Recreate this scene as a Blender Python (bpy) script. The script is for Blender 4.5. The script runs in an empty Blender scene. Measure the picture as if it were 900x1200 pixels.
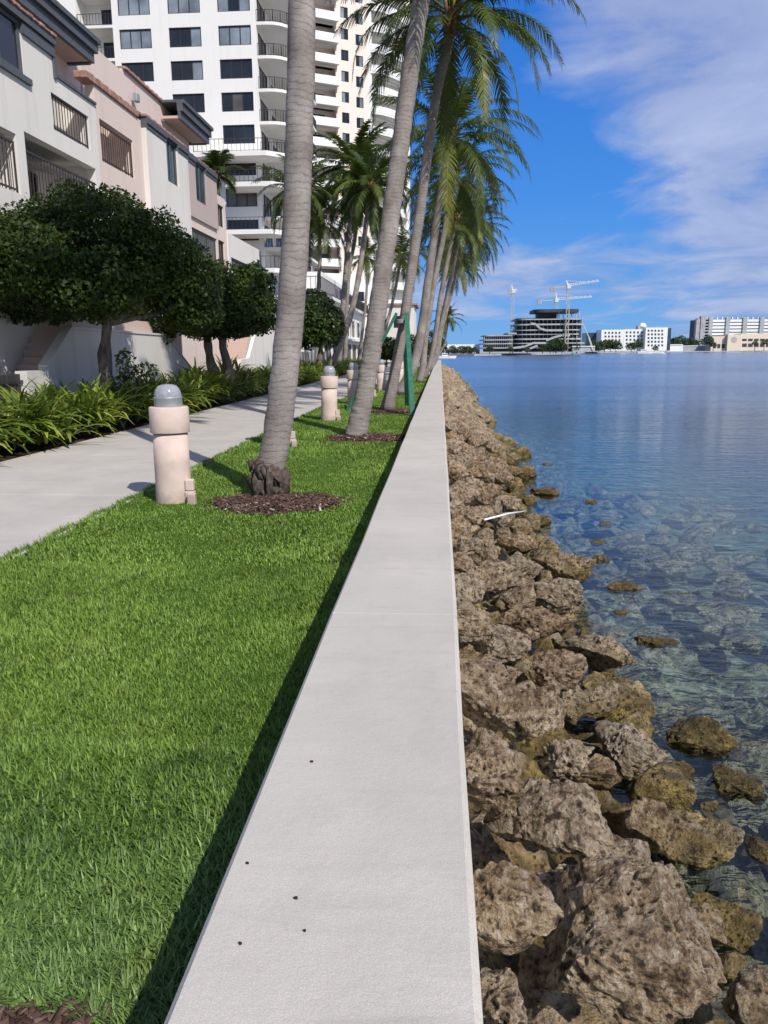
import bpy, bmesh, math, random
import numpy as np
from mathutils import Vector, Matrix
SC = bpy.context.scene
COL = SC.collection
rnd = random.Random(7)
RG = np.random.default_rng(11)
R = math.radians
PI = math.pi

# ------------------------------------------------------------------ camera
EYE = 1.5
cam = bpy.data.cameras.new('camera'); cam_o = bpy.data.objects.new('camera', cam); COL.objects.link(cam_o)
cam.sensor_fit = 'VERTICAL'; cam.sensor_height = 24; cam.lens = 18.0
cam.clip_start = 0.05; cam.clip_end = 20000
MR = Matrix.Rotation(R(4.187), 3, 'Z') @ Matrix.Rotation(R(90 - 11.8314), 3, 'X') @ Matrix.Rotation(R(-0.4), 3, 'Z')
cam_o.matrix_world = Matrix.Translation((0, 0, EYE)) @ MR.to_4x4()
SC.camera = cam_o
SC.render.resolution_x = 768; SC.render.resolution_y = 1024

def ray(px, py): return MR @ Vector(((px - 450) / 900, -(py - 600) / 900, -1))
def at(px, py, Y):                       # the point of the place that stands at distance Y along the promenade
    d = ray(px, py); t = Y / d.y; return Vector((t * d.x, Y, EYE + t * d.z))
def onz(px, py, z):
    d = ray(px, py); t = (z - EYE) / d.z; return Vector((t * d.x, t * d.y, z))

# ------------------------------------------------------------------ object helpers
def tag(o, label=None, cat=None, group=None, kind=None):
    if label: o['label'] = label
    if cat: o['category'] = cat
    if group: o['group'] = group
    if kind: o['kind'] = kind
    return o
def empty(name, loc, label, cat, group=None):
    o = bpy.data.objects.new(name, None); o.location = loc; o.empty_display_size = .2
    COL.objects.link(o); return tag(o, label, cat, group)
def origin_of(p):
    while p.parent: p = p.parent
    return Vector(p.location)
def link_mesh(name, V, F, mat, parent=None, loc=None, smooth=False, attr=None):
    V = np.asarray(V, dtype=np.float64).reshape(-1, 3)
    o0 = origin_of(parent) if parent else (Vector(loc) if loc is not None else Vector((0, 0, 0)))
    V = V - np.array(o0)
    me = bpy.data.meshes.new(name)
    if isinstance(F, np.ndarray):
        n, k = F.shape
        me.vertices.add(len(V)); me.vertices.foreach_set('co', V.ravel())
        me.loops.add(n * k); me.loops.foreach_set('vertex_index', F.ravel().astype(np.int32))
        me.polygons.add(n); me.polygons.foreach_set('loop_start', np.arange(0, n * k, k, dtype=np.int32))
        me.update(calc_edges=True)
    else:
        me.from_pydata([tuple(v) for v in V], [], F)
    if attr is not None:
        a = me.attributes.new('tone', 'FLOAT', 'POINT'); a.data.foreach_set('value', np.asarray(attr, dtype=np.float32))
    if smooth: me.polygons.foreach_set('use_smooth', np.ones(len(me.polygons), dtype=bool))
    me.validate()
    if mat: me.materials.append(mat)
    o = bpy.data.objects.new(name, me); COL.objects.link(o)
    if parent: o.parent = parent
    elif loc is not None: o.location = loc
    return o
class MB:
    def __init__(s): s.v = []; s.f = []
    def box(s, x0, x1, y0, y1, z0, z1):
        b = len(s.v)
        s.v += [(x0,y0,z0),(x1,y0,z0),(x1,y1,z0),(x0,y1,z0),(x0,y0,z1),(x1,y0,z1),(x1,y1,z1),(x0,y1,z1)]
        s.f += [(b,b+3,b+2,b+1),(b+4,b+5,b+6,b+7),(b,b+1,b+5,b+4),(b+1,b+2,b+6,b+5),(b+2,b+3,b+7,b+6),(b+3,b,b+4,b+7)]
        return s
    def fbox(s, fr, s0, s1, t0, t1, z0, z1):           # a box in a facade's frame
        ox, oy, ux, uy = fr; nx, ny = uy, -ux; b = len(s.v)
        for z in (z0, z1):
            for a, t in ((s0,t0),(s1,t0),(s1,t1),(s0,t1)):
                s.v.append((ox + ux*a + nx*t, oy + uy*a + ny*t, z))
        s.f += [(b,b+3,b+2,b+1),(b+4,b+5,b+6,b+7),(b,b+1,b+5,b+4),(b+1,b+2,b+6,b+5),(b+2,b+3,b+7,b+6),(b+3,b,b+4,b+7)]
        return s
    def prism(s, poly, z0, z1):                         # plan polygon (x,y) extruded up
        b = len(s.v); n = len(poly)
        s.v += [(x, y, z0) for x, y in poly] + [(x, y, z1) for x, y in poly]
        s.f.append(tuple(range(b + n - 1, b - 1, -1))); s.f.append(tuple(range(b + n, b + 2*n)))
        for i in range(n):
            j = (i + 1) % n; s.f.append((b+i, b+j, b+n+j, b+n+i))
        return s
    def prism_x(s, poly, x0, x1):                       # (y,z) polygon extruded along X
        b = len(s.v); n = len(poly)
        s.v += [(x0, y, z) for y, z in poly] + [(x1, y, z) for y, z in poly]
        s.f.append(tuple(range(b + n - 1, b - 1, -1))); s.f.append(tuple(range(b + n, b + 2*n)))
        for i in range(n):
            j = (i + 1) % n; s.f.append((b+i, b+j, b+n+j, b+n+i))
        return s
    def bar(s, a, c, w, h=None):
        h = h or w; a = Vector(a); c = Vector(c); d = (c - a).normalized()
        up = Vector((0,0,1)) if abs(d.z) < .95 else Vector((1,0,0))
        p = d.cross(up).normalized() * w/2; q = d.cross(p).normalized() * h/2; b = len(s.v)
        for e in (a, c): s.v += [tuple(e-p-q), tuple(e+p-q), tuple(e+p+q), tuple(e-p+q)]
        s.f += [(b,b+1,b+2,b+3),(b+7,b+6,b+5,b+4),(b,b+4,b+5,b+1),(b+1,b+5,b+6,b+2),(b+2,b+6,b+7,b+3),(b+3,b+7,b+4,b)]
        return s
    def tube(s, pts, rad, n=10, cap=True):
        b = len(s.v); m = len(pts); pts = [Vector(p) for p in pts]
        for i, p in enumerate(pts):
            d = (pts[min(i+1,m-1)] - pts[max(i-1,0)]).normalized()
            up = Vector((0,1,0)) if abs(d.y) < .9 else Vector((1,0,0))
            u = d.cross(up).normalized(); w = d.cross(u).normalized()
            r = rad[i] if hasattr(rad, '__len__') else rad
            for k in range(n):
                a = 2*PI*k/n; s.v.append(tuple(p + (u*math.cos(a) + w*math.sin(a))*r))
        for i in range(m-1):
            for k in range(n):
                k2 = (k+1) % n; s.f.append((b+i*n+k, b+i*n+k2, b+(i+1)*n+k2, b+(i+1)*n+k))
        if cap:
            s.f.append(tuple(b+k for k in range(n-1,-1,-1))); s.f.append(tuple(b+(m-1)*n+k for k in range(n)))
        return s
    def lathe(s, prof, c, n=24):
        b = len(s.v); m = len(prof)
        for r, z in prof:
            for k in range(n):
                a = 2*PI*k/n; s.v.append((c[0]+r*math.cos(a), c[1]+r*math.sin(a), c[2]+z))
        for i in range(m-1):
            for k in range(n):
                k2 = (k+1) % n; s.f.append((b+i*n+k, b+i*n+k2, b+(i+1)*n+k2, b+(i+1)*n+k))
        s.f.append(tuple(b+(m-1)*n+k for k in range(n)))
        return s
    def build(s, name, mat, parent=None, loc=None, smooth=False):
        return link_mesh(name, s.v, s.f, mat, parent, loc, smooth)
def copy_tree(o, parent=None):
    c = o.copy(); COL.objects.link(c)
    if parent: c.parent = parent
    for ch in list(o.children): copy_tree(ch, c)
    return c
def bevel(o, w=.01, seg=2):
    m = o.modifiers.new('bevel', 'BEVEL'); m.width = w; m.segments = seg; m.limit_method = 'ANGLE'; m.angle_limit = R(40); return o

# ------------------------------------------------------------------ vector noise
PERM = RG.permutation(256); PERM = np.concatenate([PERM, PERM, PERM])
GR = RG.normal(size=(256, 3)); GR /= np.linalg.norm(GR, axis=1)[:, None]
def noise(P):
    P = np.asarray(P, float); I = np.floor(P).astype(int); f = P - I; I &= 255
    w = f*f*f*(f*(f*6-15)+10); out = 0
    for dx in (0,1):
        for dy in (0,1):
            for dz in (0,1):
                h = PERM[(PERM[(PERM[(I[:,0]+dx) & 255] + I[:,1]+dy) & 255] + I[:,2]+dz) & 255]
                d = f - np.array([dx,dy,dz]); g = (GR[h]*d).sum(1)
                wx = w[:,0] if dx else 1-w[:,0]; wy = w[:,1] if dy else 1-w[:,1]; wz = w[:,2] if dz else 1-w[:,2]
                out = out + g*wx*wy*wz
    return out*1.5
def fbm(P, o=4, g=.5):
    a = 1; s = 0; P = np.asarray(P, float)
    for i in range(o): s = s + a*noise(P + 17.3*i); P = P*2.03; a *= g
    return s
def cell(P):                                            # distance to the nearest jittered point
    P = np.asarray(P, float); I = np.floor(P).astype(int); f = P - I; best = np.full(len(P), 9.)
    for dx in (-1,0,1):
        for dy in (-1,0,1):
            for dz in (-1,0,1):
                J = (I + [dx,dy,dz]) & 255
                h = PERM[(PERM[(PERM[J[:,0]] + J[:,1]) & 255] + J[:,2]) & 255]
                c = np.array([dx,dy,dz]) + .5 + GR[h]*.35
                best = np.minimum(best, ((c - f)**2).sum(1))
    return np.sqrt(best)

# ------------------------------------------------------------------ materials
class NT:
    def __init__(s, name):
        s.m = bpy.data.materials.new(name); s.m.use_nodes = True; s.n = s.m.node_tree; s.n.nodes.clear()
        s.out = s.N('ShaderNodeOutputMaterial')
    def N(s, t, **k):
        n = s.n.nodes.new(t)
        for a, b in k.items():
            if a.startswith('i_'):
                key = a[2:]; key = int(key) if key.isdigit() else key.replace('_', ' ')
                n.inputs[key].default_value = b
            else: setattr(n, a, b)
        return n
    def L(s, a, b): s.n.links.new(a, b)
    def noise(s, vec, scale, detail=4, rough=.55, dist=0):
        n = s.N('ShaderNodeTexNoise'); n.inputs['Scale'].default_value = scale; n.inputs['Detail'].default_value = detail
        n.inputs['Roughness'].default_value = rough; n.inputs['Distortion'].default_value = dist
        if vec: s.L(vec, n.inputs['Vector'])
        return n.outputs['Fac']
    def ramp(s, fac, stops):
        r = s.N('ShaderNodeValToRGB'); e = r.color_ramp.elements
        while len(e) < len(stops): e.new(.5)
        for i, (p, c) in enumerate(stops):
            e[i].position = p; e[i].color = (c[0], c[1], c[2], 1) if hasattr(c, '__len__') else (c, c, c, 1)
        s.L(fac, r.inputs['Fac']); return r.outputs['Color']
    def mix(s, fac, a, b, mode='MIX'):
        m = s.N('ShaderNodeMix', data_type='RGBA', blend_type=mode)
        for sock, v in ((m.inputs[0], fac), (m.inputs[6], a), (m.inputs[7], b)):
            if hasattr(v, 'links'): s.L(v, sock)
            elif hasattr(v, '__len__'): sock.default_value = (v[0], v[1], v[2], 1)
            else: sock.default_value = v
        return m.outputs[2]
    def math(s, op, a, b=None, clamp=False):
        m = s.N('ShaderNodeMath', operation=op, use_clamp=clamp)
        for i, v in enumerate((a, b)):
            if v is None: continue
            if hasattr(v, 'links'): s.L(v, m.inputs[i])
            else: m.inputs[i].default_value = v
        return m.outputs[0]
    def mapr(s, v, a, b, c=0, d=1):
        m = s.N('ShaderNodeMapRange'); s.L(v, m.inputs[0])
        for i, x in enumerate((a, b, c, d)): m.inputs[i+1].default_value = x
        return m.outputs[0]
    def bump(s, h, strength=.5, dist=.02, nrm=None):
        b = s.N('ShaderNodeBump'); b.inputs['Strength'].default_value = strength; b.inputs['Distance'].default_value = dist
        s.L(h, b.inputs['Height'])
        if nrm: s.L(nrm, b.inputs['Normal'])
        return b.outputs[0]
    def bsdf(s, col, rough=.8, nrm=None, spec=.3, metal=0, **k):
        p = s.N('ShaderNodeBsdfPrincipled')
        if hasattr(col, 'links'): s.L(col, p.inputs['Base Color'])
        else: p.inputs['Base Color'].default_value = (*col, 1)
        if hasattr(rough, 'links'): s.L(rough, p.inputs['Roughness'])
        else: p.inputs['Roughness'].default_value = rough
        p.inputs['Specular IOR Level'].default_value = spec; p.inputs['Metallic'].default_value = metal
        if nrm: s.L(nrm, p.inputs['Normal'])
        return p
    def end(s, sh): s.L(sh.outputs[0] if hasattr(sh, 'outputs') else sh, s.out.inputs['Surface']); return s.m
def pos(t): return t.N('ShaderNodeNewGeometry').outputs['Position']
def vmul(t, v, x, y, z):
    m = t.N('ShaderNodeVectorMath', operation='MULTIPLY'); t.L(v, m.inputs[0]); m.inputs[1].default_value = (x, y, z); return m.outputs[0]
def sep(t, v):
    m = t.N('ShaderNodeSeparateXYZ'); t.L(v, m.inputs[0]); return m.outputs

def stucco(name, c, stain=.25, bs=.25):
    t = NT(name); p = pos(t)
    big = t.noise(p, .5, 4, .6); strk = t.noise(vmul(t, p, 2.2, 2.2, .25), 1.0, 5, .6)
    d = t.mapr(strk, .52, .75, 0, stain); d2 = t.mapr(big, .35, .7, 0, stain*.5)
    col = t.mix(d, c, tuple(x*.52 for x in c)); col = t.mix(d2, col, tuple(x*.78 for x in c))
    return t.end(t.bsdf(col, .9, t.bump(t.noise(p, 45, 4), bs, .01), .15))
def plain(name, c, rough=.6, spec=.3, metal=0, var=.15, sc=8):
    t = NT(name); p = pos(t); n = t.noise(p, sc, 4)
    col = t.mix(t.mapr(n, .3, .7), tuple(x*(1-var) for x in c), tuple(min(1, x*(1+var)) for x in c))
    return t.end(t.bsdf(col, rough, t.bump(n, .1, .005), spec, metal))
def glassy(name, c, rough=.12):
    t = NT(name); p = pos(t); n = t.noise(p, .35, 3)
    col = t.mix(t.mapr(n, .35, .65), tuple(x*.6 for x in c), tuple(x*1.3 for x in c))
    return t.end(t.bsdf(col, rough, t.bump(t.noise(p, 1.2, 2), .04, .02), .5))

M = {}
M['stucco_white'] = stucco('stucco_white', (.68, .645, .605), .4)
M['stucco_shade'] = stucco('stucco_garden_shaded', (.58, .555, .525), .5)  # darker copy of the white stucco, tree shade put into its colour
M['stucco_pink'] = stucco('stucco_pink', (.66, .545, .49), .25)
M['stucco_mauve'] = stucco('stucco_mauve', (.46, .375, .345), .15)
M['tower_white'] = stucco('tower_paint', (.76, .74, .71), .16, .08)
M['tower_pink'] = stucco('tower_pink_paint', (.76, .65, .58), .08, .05)
M['slab_white'] = stucco('slab_paint', (.73, .71, .68), .12, .05)
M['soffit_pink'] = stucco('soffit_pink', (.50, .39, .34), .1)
M['tile'] = plain('clay_tile', (.33, .19, .155), .8, .2, var=.4, sc=6)
M['grey_trim'] = plain('grey_trim', (.085, .092, .105), .6)
M['dark_metal'] = plain('dark_metal', (.035, .032, .032), .45, .4)
M['bronze'] = plain('bronze_rail', (.045, .037, .034), .5, .4)
M['white_rail'] = plain('white_rail', (.75, .75, .75), .5)
M['glass'] = glassy('dark_glass', (.018, .022, .028))
M['glass_teal'] = glassy('teal_glass', (.015, .045, .055))
M['curtain'] = glassy('curtained_glass', (.20, .235, .27), .25)
M['blind'] = glassy('blind_glass', (.10, .095, .085), .25)
M['awning'] = plain('awning_canvas', (.30, .29, .28), .9)
M['soil'] = plain('soil', (.055, .038, .026), .95, .1, var=.5, sc=12)
M['green_paint'] = plain('green_paint', (.014, .115, .072), .45, .4, var=.3, sc=9)
M['strap'] = plain('strap', (.25, .25, .24), .7)
M['pvc'] = plain('white_plastic', (.75, .74, .72), .4)
M['black_bits'] = plain('black_bits', (.02, .018, .016), .8)
M['galv'] = plain('galvanised', (.30, .32, .34), .45, .5, .3)
M['far_white'] = plain('far_white', (.74, .74, .74), .8, var=.04, sc=.1)
M['far_cream'] = plain('far_cream', (.66, .56, .46), .8, var=.05, sc=.1)
M['far_grey'] = plain('far_grey', (.33, .33, .34), .8, var=.2, sc=.3)
M['far_dark'] = plain('far_dark', (.045, .05, .06), .6, var=.3, sc=.2)
M['far_glass'] = plain('far_glass', (.035, .055, .085), .25, .5, var=.3, sc=.2)
M['far_conc'] = plain('far_concrete', (.36, .37, .38), .85, var=.15, sc=.3)
M['crane_paint'] = plain('crane_paint', (.42, .40, .38), .5)
M['crane_white'] = plain('crane_white', (.62, .60, .58), .5)
M['marker'] = plain('marker_green', (.02, .25, .10), .5)

def mk_concrete(name, c, joints=False, wet=.3):
    t = NT(name); p = pos(t)
    n1 = t.noise(p, 1.3, 5, .6); n2 = t.noise(vmul(t, p, 1, 6, 1), 2.2, 5, .65); n3 = t.noise(p, 260, 2, .5); n4 = t.noise(p, 30, 4, .7)
    col = t.mix(t.mapr(n1, .3, .7), tuple(x*.86 for x in c), tuple(x*1.07 for x in c))
    col = t.mix(t.mapr(n2, .52, .72, 0, .35), col, tuple(x*.72 for x in c))
    col = t.mix(t.mapr(n3, .38, .62, 0, .55), col, tuple(x*.66 for x in c))
    col = t.mix(t.mapr(n3, .62, .74, 0, .5), col, tuple(min(1, x*1.5) for x in c))
    col = t.mix(t.mapr(n4, .60, .78, 0, .35), col, tuple(x*.6 for x in c)); n6 = t.noise(vmul(t, p, 1, .5, 1), 3.1, 6, .7); col = t.mix(t.mapr(n6, .5, .7, 0, .32), col, tuple(x*.66 for x in c)); n7 = t.noise(vmul(t, p, 1, 9, 1), 1.2, 3, .7); col = t.mix(t.mapr(n7, .62, .72, 0, .35), col, tuple(x*.6 for x in c))
    vc = t.N('ShaderNodeTexVoronoi', feature='DISTANCE_TO_EDGE'); vc.inputs['Scale'].default_value = .55
    wv = t.N('ShaderNodeVectorMath', operation='ADD'); t.L(p, wv.inputs[0]); cn = t.N('ShaderNodeTexNoise'); cn.inputs['Scale'].default_value = 3.5; cn.inputs['Detail'].default_value = 6; t.L(p, cn.inputs['Vector']); t.L(vmul(t, cn.outputs['Color'], .5, .5, .5), wv.inputs[1]); t.L(wv.outputs[0], vc.inputs['Vector'])
    crack = t.math('MULTIPLY', t.mapr(vc.outputs['Distance'], .0, .0022, 1, 0), t.mapr(n2, .48, .56))
    col = t.mix(t.math('MULTIPLY', crack, .15), col, tuple(x*.35 for x in c))
    h = t.math('ADD', t.math('MULTIPLY', n3, .35), t.math('ADD', n4, t.math('MULTIPLY', n2, .6)))
    return t.end(t.bsdf(col, .88, t.bump(h, .35, .006), .2))
M['wall_conc'] = mk_concrete('seawall_concrete', (.535, .495, .44))
M['joint'] = mk_concrete('joint_mortar', (.60, .575, .54))
M['path_conc'] = mk_concrete('path_concrete', (.50, .465, .42))

def mk_bollard():
    t = NT('bollard_concrete'); p = pos(t)
    n = t.noise(p, 5, 5, .6); f = t.noise(p, 160, 3); z = sep(t, p)[2]
    c = (.60, .475, .415)
    col = t.mix(t.mapr(n, .35, .7), tuple(x*.85 for x in c), tuple(x*1.05 for x in c))
    col = t.mix(t.mapr(f, .55, .75, 0, .5), col, tuple(x*.7 for x in c))
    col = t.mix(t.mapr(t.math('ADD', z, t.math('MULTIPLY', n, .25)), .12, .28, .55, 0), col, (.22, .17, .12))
    return t.end(t.bsdf(col, .85, t.bump(f, .3, .004), .2))
M['bollard'] = mk_bollard()
def mk_dome():
    t = NT('ribbed_glass'); n = t.noise(pos(t), 60, 3)
    return t.end(t.bsdf(t.mix(n, (.16, .16, .19), (.42, .42, .46)), .15, None, .6))
M['dome'] = mk_dome()

def mk_bark():
    t = NT('palm_bark'); tc = t.N('ShaderNodeTexCoord').outputs['Object']
    p = pos(t); z = sep(t, p)[2]
    wob = t.noise(p, 2.5, 4, .6); wob2 = t.noise(p, 9, 3)
    s = t.math('ADD', t.math('MULTIPLY', z, 15.), t.math('ADD', t.math('MULTIPLY', wob, 3.2), t.math('MULTIPLY', wob2, .5)))
    ring = t.math('SUBTRACT', s, t.math('FLOOR', s))
    ringh = t.ramp(ring, [(0, .1), (.05, .1), (.16, .85), (.55, 1), (.9, .75), (1, .3)])
    fine = t.noise(vmul(t, p, 1, 1, 4), 30, 6, .7); fib = t.noise(vmul(t, p, 1, 1, .15), 60, 4, .7)
    col = t.ramp(t.noise(p, 2.2, 6, .65), [(.25, (.15, .125, .112)), (.5, (.25, .22, .20)), (.75, (.37, .335, .315))])
    col = t.mix(t.math('MULTIPLY', t.math('MULTIPLY', t.math('SUBTRACT', 1, ringh), t.mapr(wob2, .35, .6)), .75), col, (.085, .068, .06))
    col = t.mix(t.mapr(fine, .5, .72, 0, .55), col, (.10, .085, .075))
    col = t.mix(t.mapr(fib, .58, .75, 0, .4), col, (.42, .385, .36))
    h = t.math('ADD', t.math('MULTIPLY', ringh, .5), t.math('ADD', t.math('MULTIPLY', fine, 1.4), t.math('MULTIPLY', fib, .8)))
    return t.end(t.bsdf(col, .9, t.bump(h, .45, .014), .15))
M['bark'] = mk_bark()
M['root'] = plain('root_boss', (.085, .066, .056), .95, .1, var=.6, sc=25)
M['sheath'] = plain('leaf_sheath', (.17, .10, .055), .9, .1, var=.5, sc=12)
def mk_treebark():
    t = NT('ficus_bark'); p = pos(t); n = t.noise(vmul(t, p, 1, 1, .3), 14, 5, .65)
    return t.end(t.bsdf(t.ramp(n, [(.3, (.05, .042, .038)), (.7, (.20, .175, .155))]), .9, t.bump(n, .6, .03), .15))
M['tree_bark'] = mk_treebark()

def mk_leaf(name, stops, rough=.4, spec=.4, trans=.35, nsc=.6, lawn=False):
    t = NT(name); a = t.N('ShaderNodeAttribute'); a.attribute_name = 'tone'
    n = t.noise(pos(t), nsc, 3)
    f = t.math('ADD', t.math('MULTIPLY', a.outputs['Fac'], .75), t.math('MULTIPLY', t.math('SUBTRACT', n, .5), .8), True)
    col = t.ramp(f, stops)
    if lawn:                                            # coarser, paler turf at the near end, finer clover-like patches beyond
        q = pos(t); n5 = t.noise(q, 1.1, 4, .6); yy_ = sep(t, q)[1]
        z1 = t.mapr(t.math('ADD', yy_, t.math('MULTIPLY', n5, 2.2)), 2.6, 4.0, .62, 0)
        col = t.mix(z1, col, t.ramp(f, [(0, (.05, .10, .035)), (.4, (.17, .27, .10)), (.7, (.30, .42, .19)), (.92, (.46, .52, .32)), (1, (.5, .44, .28))]))
        col = t.mix(t.mapr(t.noise(q, 2.3, 5, .65), .55, .72, 0, .5), col, (.20, .24, .05)); col = t.mix(t.mapr(t.noise(q, 3.7, 4, .6), .42, .28, 0, .55), col, (.035, .085, .015))
    p = t.bsdf(col, rough, None, spec)
    tr = t.N('ShaderNodeBsdfTranslucent'); t.L(t.mix(.5, col, (.25, .35, .04), 'MIX'), tr.inputs[0])
    m = t.N('ShaderNodeMixShader'); m.inputs[0].default_value = trans
    t.L(p.outputs[0], m.inputs[1]); t.L(tr.outputs[0], m.inputs[2])
    return t.end(m)
M['frond'] = mk_leaf('palm_frond', [(0, (.016, .030, .007)), (.35, (.055, .082, .016)), (.62, (.135, .155, .030)), (.9, (.27, .225, .055)), (1, (.33, .24, .07))], .42, .3, .20)
M['ficus_leaf'] = mk_leaf('ficus_leaf', [(0, (.008, .016, .004)), (.45, (.030, .054, .009)), (.8, (.09, .125, .018)), (1, (.17, .17, .028))], .5, .2, .14)
M['red_leaf'] = mk_leaf('reddish_leaf', [(0, (.012, .02, .008)), (.5, (.03, .05, .015)), (.8, (.10, .05, .02)), (1, (.22, .06, .03))], .38, .35, .15)
M['strap_leaf'] = mk_leaf('strap_leaf', [(0, (.025, .055, .010)), (.35, (.10, .16, .02)), (.75, (.34, .38, .055)), (.93, (.35, .30, .06)), (1, (.50, .33, .07))], .35, .5, .25)
M['far_leaf'] = mk_leaf('far_leaf', [(0, (.02, .04, .02)), (.5, (.05, .08, .03)), (1, (.10, .12, .05))], .6, .2, .1)
M['grass'] = mk_leaf('grass_blade', [(0, (.06, .115, .02)), (.3, (.15, .255, .035)), (.55, (.25, .385, .065)), (.8, (.37, .48, .15)), (.95, (.42, .46, .20)), (1, (.46, .40, .18))], .5, .3, .3, .7, True)
def mk_turf():
    t = NT('turf'); p = pos(t); n = t.noise(p, 60, 4, .7); b = t.noise(p, .8, 3)
    col = t.ramp(n, [(.3, (.03, .055, .01)), (.6, (.09, .18, .018)), (.8, (.16, .26, .04))])
    col = t.mix(t.mapr(b, .4, .7, 0, .3), col, (.07, .12, .02))
    return t.end(t.bsdf(col, .9, t.bump(n, .8, .03), .1))
M['turf'] = mk_turf()
def mk_mulch():
    t = NT('mulch'); a = t.N('ShaderNodeAttribute'); a.attribute_name = 'tone'
    col = t.ramp(a.outputs['Fac'], [(0, (.035, .018, .014)), (.4, (.10, .058, .045)), (.75, (.19, .125, .10)), (.95, (.34, .28, .23)), (1, (.5, .45, .4))])
    return t.end(t.bsdf(col, .9, t.bump(t.noise(pos(t), 120, 3), .4, .005), .15))
M['mulch'] = mk_mulch()

def mk_rock(name='rock', base=0):
    t = NT(name); tc = t.N('ShaderNodeTexCoord').outputs['Object']; p = pos(t); z = sep(t, p)[2]
    oi = t.N('ShaderNodeObjectInfo').outputs['Random']
    n1 = t.noise(p, 3.2, 8, .68, .6); n2 = t.noise(p, 22, 6, .72); n3 = t.noise(p, 8, 5, .65)
    vo = t.N('ShaderNodeTexVoronoi'); t.L(p, vo.inputs['Vector']); vo.inputs['Scale'].default_value = 34
    vd = vo.outputs['Distance']
    vo2 = t.N('ShaderNodeTexVoronoi'); t.L(p, vo2.inputs['Vector']); vo2.inputs['Scale'].default_value = 85
    dry = t.ramp(n1, [(.27, (.042, .026, .014)), (.40, (.15, .092, .045)), (.51, (.30, .21, .118)), (.62, (.50, .385, .245)), (.76, (.70, .60, .44))])
    n0 = t.noise(p, 1.1, 3, .5); dry = t.mix(t.mapr(n0, .42, .56, 0, .7), dry, t.ramp(n3, [(.3, (.07, .036, .016)), (.7, (.33, .195, .095))]))
    dry = t.mix(t.math('MULTIPLY', oi, .65), dry, t.ramp(n3, [(.3, (.10, .078, .052)), (.7, (.50, .42, .31))]))
    dry = t.mix(t.mapr(n2, .50, .66, 0, .55), dry, (.60, .53, .43)); dry = t.mix(t.mapr(n2, .47, .38, 0, .9), dry, (.035, .022, .013))
    wetc = t.ramp(n3, [(.3, (.045, .032, .012)), (.48, (.16, .115, .036)), (.64, (.36, .265, .085)), (.8, (.55, .43, .18))])
    wetc = t.mix(t.mapr(n2, .48, .36, 0, .8), wetc, (.02, .014, .006))
    zz = t.math('ADD', z, t.math('MULTIPLY', t.math('SUBTRACT', n1, .5), .5))
    wf = t.mapr(zz, -1.10, -.78, 1, 0)
    col = t.mix(wf, dry, wetc)
    sub = t.ramp(n3, [(.30, (.09, .075, .035)), (.48, (.30, .26, .15)), (.68, (.60, .54, .37))])
    col = t.mix(t.mapr(zz, -1.5, -1.32, 1, 0), col, sub)
    band = t.math('MULTIPLY', t.mapr(zz, -1.45, -1.25, 0, 1), t.mapr(zz, -1.22, -1.08, 1, 0))
    col = t.mix(t.math('MULTIPLY', band, .45), col, (.03, .02, .008))
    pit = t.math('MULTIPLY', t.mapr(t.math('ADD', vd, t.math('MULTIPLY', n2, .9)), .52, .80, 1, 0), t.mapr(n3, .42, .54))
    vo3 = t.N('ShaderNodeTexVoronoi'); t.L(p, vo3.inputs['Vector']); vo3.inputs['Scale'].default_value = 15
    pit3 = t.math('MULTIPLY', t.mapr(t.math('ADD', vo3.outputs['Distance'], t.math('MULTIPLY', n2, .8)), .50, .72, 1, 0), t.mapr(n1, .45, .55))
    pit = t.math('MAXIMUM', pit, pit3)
    col = t.mix(t.math('MULTIPLY', pit, .88), col, (.028, .017, .010))  # shade inside the pits put into the colour
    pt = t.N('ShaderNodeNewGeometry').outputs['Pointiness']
    col = t.mix(t.mapr(pt, .38, .49, .95, 0), col, (.025, .017, .012))  # crevice shade painted into the colour by pointiness
    col = t.mix(t.mapr(pt, .53, .62, 0, .4), col, (.70, .62, .50))  # highlight on raised edges painted into the colour
    hv = t.N('ShaderNodeHueSaturation', i_Value=1.08, i_Saturation=1.0); t.L(col, hv.inputs['Color']); col = hv.outputs[0]
    h = t.math('ADD', t.math('MULTIPLY', n2, 1.2), t.math('ADD', t.math('MULTIPLY', pit, -.9), t.math('MULTIPLY', vo2.outputs['Distance'], .4)))
    h = t.math('ADD', h, t.noise(p, 80, 4, .75)); h = t.math('ADD', h, t.math('MULTIPLY', n3, 2.5))
    return t.end(t.bsdf(col, t.mapr(wf, 0, 1, .88, .5), t.bump(h, 1.0, .024), .3))
M['rock'] = mk_rock()
def mk_bed():
    t = NT('seabed'); p = pos(t); n = t.noise(p, 2.5, 6, .7); z = sep(t, p)[2]
    col = t.ramp(n, [(.3, (.06, .06, .035)), (.5, (.25, .235, .15)), (.7, (.55, .52, .38))])
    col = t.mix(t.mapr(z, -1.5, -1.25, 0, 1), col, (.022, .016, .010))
    return t.end(t.bsdf(col, .9, t.bump(n, .8, .05), .1))
M['seabed'] = mk_bed()
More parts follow.
